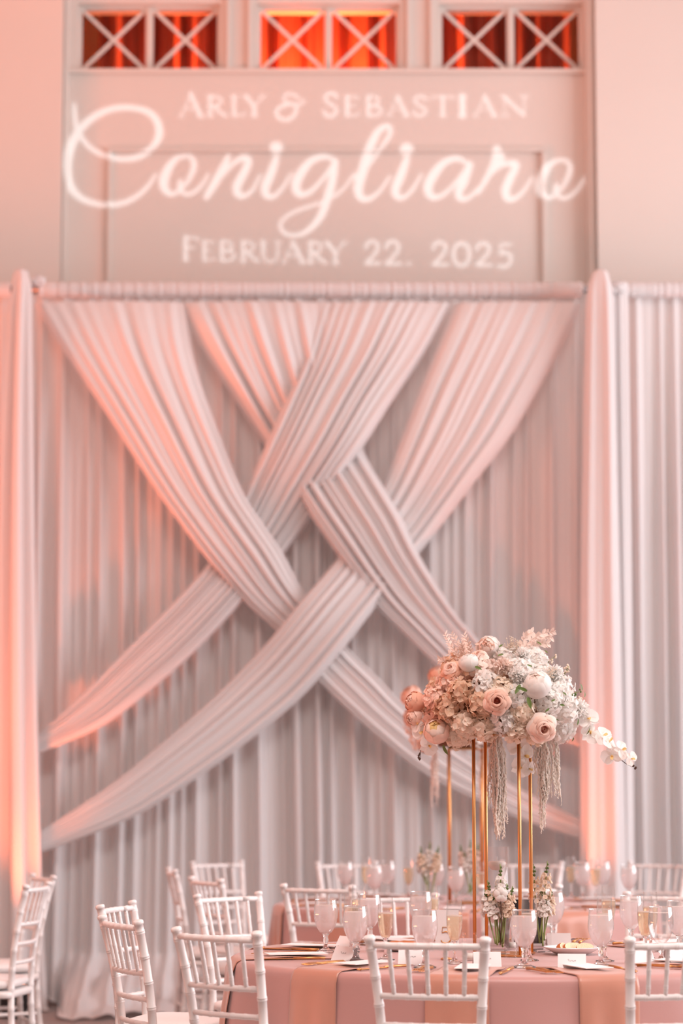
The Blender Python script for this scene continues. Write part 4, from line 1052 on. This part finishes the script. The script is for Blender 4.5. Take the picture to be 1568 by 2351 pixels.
    # small budded twigs
    for k, (a, b) in enumerate((((1250, 1530), (1276, 1506)), ((1285, 1560), (1306, 1536)), ((1305, 1600), (1330, 1588)), ((1315, 1615), (1334, 1604)), ((1295, 1552), (1305, 1530)))):
        pa, pb = rel(*a), rel(*b); tw = MB().tube([pa, (pa+pb)/2+Vector((0, 0, .004)), pb], .0012, 5).build('bud_twig', 'stem_green', root)
        mb = MB()
        for j in range(7):
            q = pa.lerp(pb, .4+.1*j)+Vector((rg.uniform(-.009, .009), rg.uniform(-.009, .009), rg.uniform(-.006, .009)))
            mb.lathe([(0, -.004), (.0036, -.001), (.003, .002), (0, .0045)], 6, q, mi=0)
        mb.build('buds', 'petal_cream' if k != 2 else 'leaf_green', tw)
    # orchid sprays
    om = orchid_mesh()
    def spray(pts, fl, seed):
        S = [Vector(q) for q in spline([rel(*p) for p in pts], 40)]
        st = MB().tube(S, [.0022-.0011*k/40 for k in range(41)], 6).build('orchid_spray', 'twig', root)
        r2 = random.Random(seed)
        for px, py, nx, ny, nz, sp, sc in fl:
            p = rel(px, py, -.012); put('orchid', om, st, None, frame(p, Vector((nx, ny, nz)).normalized(), sp) @ Matrix.Scale(sc, 4))
        mb = MB()
        for k in range(5):
            q = S[36+k]+Vector((r2.uniform(-.006, .006), r2.uniform(-.006, .006), r2.uniform(-.006, .004)))
            mb.lathe([(0, -.005), (.0042, -.001), (0, .006)], 6, q)
        mb.build('buds', 'twig', st)
    spray([(1300, 1630), (1340, 1650), (1362, 1680), (1385, 1705), (1415, 1735), (1440, 1755), (1460, 1762)],
          [(1350, 1650, .1, -1, .3, .4, 1.0), (1356, 1684, -.3, -.8, .2, 2.2, .95), (1385, 1690, .3, -.7, .5, 1.0, 1.0), (1398, 1703, .7, -.5, .4, 3.2, .95), (1405, 1735, -.2, -.9, -.3, .3, 1.0), (1428, 1722, .5, -.7, .3, 1.5, .85), (1450, 1742, .6, -.8, .1, .8, .7)], 5)
    spray([(1165, 1690), (1180, 1720), (1192, 1732), (1205, 1742), (1210, 1770)],
          [(1190, 1715, .2, -1, 0, 0, 1.0), (1205, 1735, .4, -.8, -.1, 1, 1.0), (1195, 1762, -.1, -1, -.3, 2, .9), (1215, 1765, .5, -.8, 0, .3, .8)], 6)
    spray([(1000, 1690), (980, 1700), (968, 1712), (964, 1740)], [(970, 1680, -.4, -.9, 0, 0, 1.0), (985, 1712, 0, -1, -.3, 2, .9), (960, 1662, -.6, -.7, .2, 1, .8)], 7)
    mb = MB().tube([rel(1290, 1672), rel(1312, 1694)], .0035, 6).build('cut_stem', 'twig', root)
    amaranth(root, rel(1143, 1695, -.03), 62, (.18, .365), .0125, 3)
    amaranth(root, rel(1142, 1700, .0), 46, (.10, .30), .017, 4)
    amaranth(root, rel(1250, 1700, -.03), 58, (.10, .25), .0135, 5)
    amaranth(root, rel(1246, 1700, -.03), 10, (.24, .335), .006, 6)
    amaranth(root, rel(1275, 1705, -.03), 10, (.12, .215), .006, 7)
arrangement(CA, AX, 'mound of white hydrangeas, blush roses and orchids on the sharp gold stand', blooms_front, heads_front, 3, True)
# the second arrangement, on the table by the backdrop
CB = (xat(1068, 11.8, 1700), 11.8, 1.605)
def heads_far(surf):
    out = []; rg = random.Random(4)
    for k in range(26):
        a = k*2.39996; zz = .95-1.35*k/26; q = math.sqrt(max(0, 1-zz*zz))
        p = Vector((AX[0]*q*math.cos(a), AX[1]*q*math.sin(a), AX[2]*zz))*.9
        out.append((p, p.normalized(), .055, rg.choice(('petal_blush', 'petal_white', 'petal_pale_blush', 'petal_dusty')), 18))
    return out
def blooms_far(root, surf, rg):
    for k, (px, py, m) in enumerate(((950, 1605, ['petal_peach_dark', 'petal_blush']), (958, 1650, ['petal_pale_blush', 'petal_blush']), (1010, 1560, ['petal_blush', 'petal_peach_dark']), (985, 1700, ['petal_blush', 'petal_pale_blush']))):
        p, n = surf(px, py, .02); bloom(root, peony_mesh(.055, m, 20+k, .2), 'peony', p, (n+CAMN*.5).normalized())
    rel = lambda px, py: at(px, py, CB[1]-.05)-Vector(CB)
    amaranth(root, rel(999, 1720), 12, (.18, .32), .012, 13, 'petal_pale_blush')
    amaranth(root, rel(1105, 1720), 10, (.18, .32), .012, 14, 'petal_pale_blush')
arrangement(CB, (.27, .22, .185), 'blush and white flower mound on the blurred gold stand near the backdrop', blooms_far, heads_far, 8, False)

# gold rod stands carrying the arrangements
def stand(c, phi, label):
    t = thing('flower_stand', label, 'flower stand', (c[0], c[1], ZTB), phi); H, s = .742, .079
    MB().box((0, 0, .003), (2*s+.02, 2*s+.02, .006)).build('base_plate', 'gold', t)
    for a in (-1, 1):
        for b in (-1, 1): MB().tube([(a*s, b*s, .006), (a*s, b*s, H-.006)], .0062, 12).build('rod', 'gold', t)
    MB().box((0, 0, H-.003), (2*s+.016, 2*s+.016, .006)).build('top_frame', 'gold', t)
    MB().box((0, 0, H+.003), (2*s+.006, 2*s+.006, .008)).build('top_plate', 'black_plate', t)
ph = math.atan2(34, 67)-math.pi/4
stand((xat(1155, 8.3), 8.3), ph, 'tall gold four-rod flower stand in the middle of the number 5 table')
stand((xat(1070, 11.8), 11.8), ph+.3, 'tall gold four-rod flower stand in the middle of the far table')

# bud vases with stock flowers
def bud_vase(px, Y, z0, hz, r, lv, lf, seed, tops, mats=('petal_cream', 'petal_white')):
    x = xat(px, Y); rg = random.Random(seed)
    t = thing('bud_vase', lv, 'vase', (x, Y, z0), .3)
    def sq(s, z): return [(-s, -s, z), (s, -s, z), (s, s, z), (-s, s, z)]
    mb = MB(); q = sq(r, .002)+sq(r, hz)
    mb.add(q, [(0, 3, 2, 1), (0, 1, 5, 4), (1, 2, 6, 5), (2, 3, 7, 6), (3, 0, 4, 7)], 0, False); mb.build('glass', 'glass_vase', t)
    mb = MB(); mb.box((0, 0, .006), (r*1.9, r*1.9, .009)); mb.build('glass_base', 'stem_glass', t)
    f = thing('stock_flowers', lf, 'flowers', (x, Y, z0))
    for k, (dx, h) in enumerate(tops):
        b = Vector((rg.uniform(-r*.5, r*.5), rg.uniform(-r*.5, r*.5), .02+.03*rg.random())); e = Vector((dx, rg.uniform(-.015, .015), h))
        S = [Vector(p) for p in spline([b, b.lerp(e, .5)+Vector((dx*.1, 0, 0)), e], 20)]
        st = MB().tube(S, [.0032-.0016*j/20 for j in range(21)], 6).build('stem', 'stem_green', f)
        bl = MB(); n = 30
        for j in range(n):
            u = .50+.47*j/n
            i = int(20*u); p = S[i]; a = j*2.4; rad = .019*(1-.85*max(0, (u-.62)/.38))
            nn = Vector((math.cos(a), math.sin(a), .35)).normalized()
            if u > .86:
                bl.lathe([(0, -.005), (.0042, 0), (0, .006)], 6, p+nn*rad*.7, mi=1)
            else:
                M = frame(p+nn*rad, nn, a)
                for w in range(6): petal(bl, .011, .0145, .25, -.3, M @ Matrix.Rotation(w*1.9+j, 4, 'Z') @ Matrix.Rotation((.25, .7, 1.1)[w % 3], 4, 'X'), 0, nu=3, nv=3)
        bl.build('blossoms', [mats[k % 2], 'leaf_green'], st)
    return x
bud_vase(1146, 8.25, ZTB+.006, .150, .028, 'square clear bud vase on the foot of the sharp gold stand', 'white stock stems in the square vase before the candle cylinder', 2, [(-.040, .245), (.004, .30), (.026, .235), (-.012, .225), (.024, .21), (-.048, .215), (.046, .225), (-.02, .20), (.005, .21)])
bud_vase(1243, 8.42, ZTB, .125, .026, 'square clear bud vase between the gold stand and the black sign', 'white stock stems with green tips before the black sign', 3, [(-.026, .30), (.0, .22), (.022, .31), (.012, .20), (.035, .21)])
bud_vase(988, 11.95, ZTB, .16, .028, 'clear bud vase on the far table nearer the row of blurred goblets', 'blurred white stock stems on the far table nearer the row of goblets', 4, [(-.05, .27), (0, .29), (.03, .25), (-.03, .22), (.04, .27), (-.06, .23)])
bud_vase(1080, 12.1, ZTB, .16, .028, 'clear bud vase on the far table behind its gold rods', 'blurred blush and white blossoms on the far table behind its gold rods', 5, [(-.05, .27), (0, .30), (.04, .28), (-.03, .24), (.05, .25)], ('petal_pale_blush', 'petal_white'))
# cotton-like white bloom among the stock of the first vase
p = Vector((xat(1150, 8.2), 8.205, ZTB+.205)); t = thing('cotton_boll', 'fluffy white cotton boll in front of the stock stems', 'flower', p)
for k in range(5):
    a = k*1.257+.3; c = Vector((.0115*math.cos(a), -.004, .0115*math.sin(a)))
    MB().grid(lambda u, v, c=c, k=k: c+Vector((.0135*math.sin(math.pi*v)*math.cos(6.283*u), .011*math.sin(math.pi*v)*math.sin(6.283*u), .0135*math.cos(math.pi*v)))*(1+.10*math.sin(19*u+7*v+k)), 14, 8, wrap=True).build('lobe', 'petal_white', t)
for k in range(4):
    mb = MB(); petal(mb, .028, .012, .4, .3, Matrix.Translation((0, .006, -.008)) @ Matrix.Rotation(-1.0, 4, 'X') @ Matrix.Rotation(k*1.57+.6, 4, 'Z'), tip=.88); mb.build('sepal', 'twig', t)
MB().tube([(0, 0, -.01), (.004, .03, -.10), (0, .045, -.17)], .0018, 6).build('stem', 'twig', t)
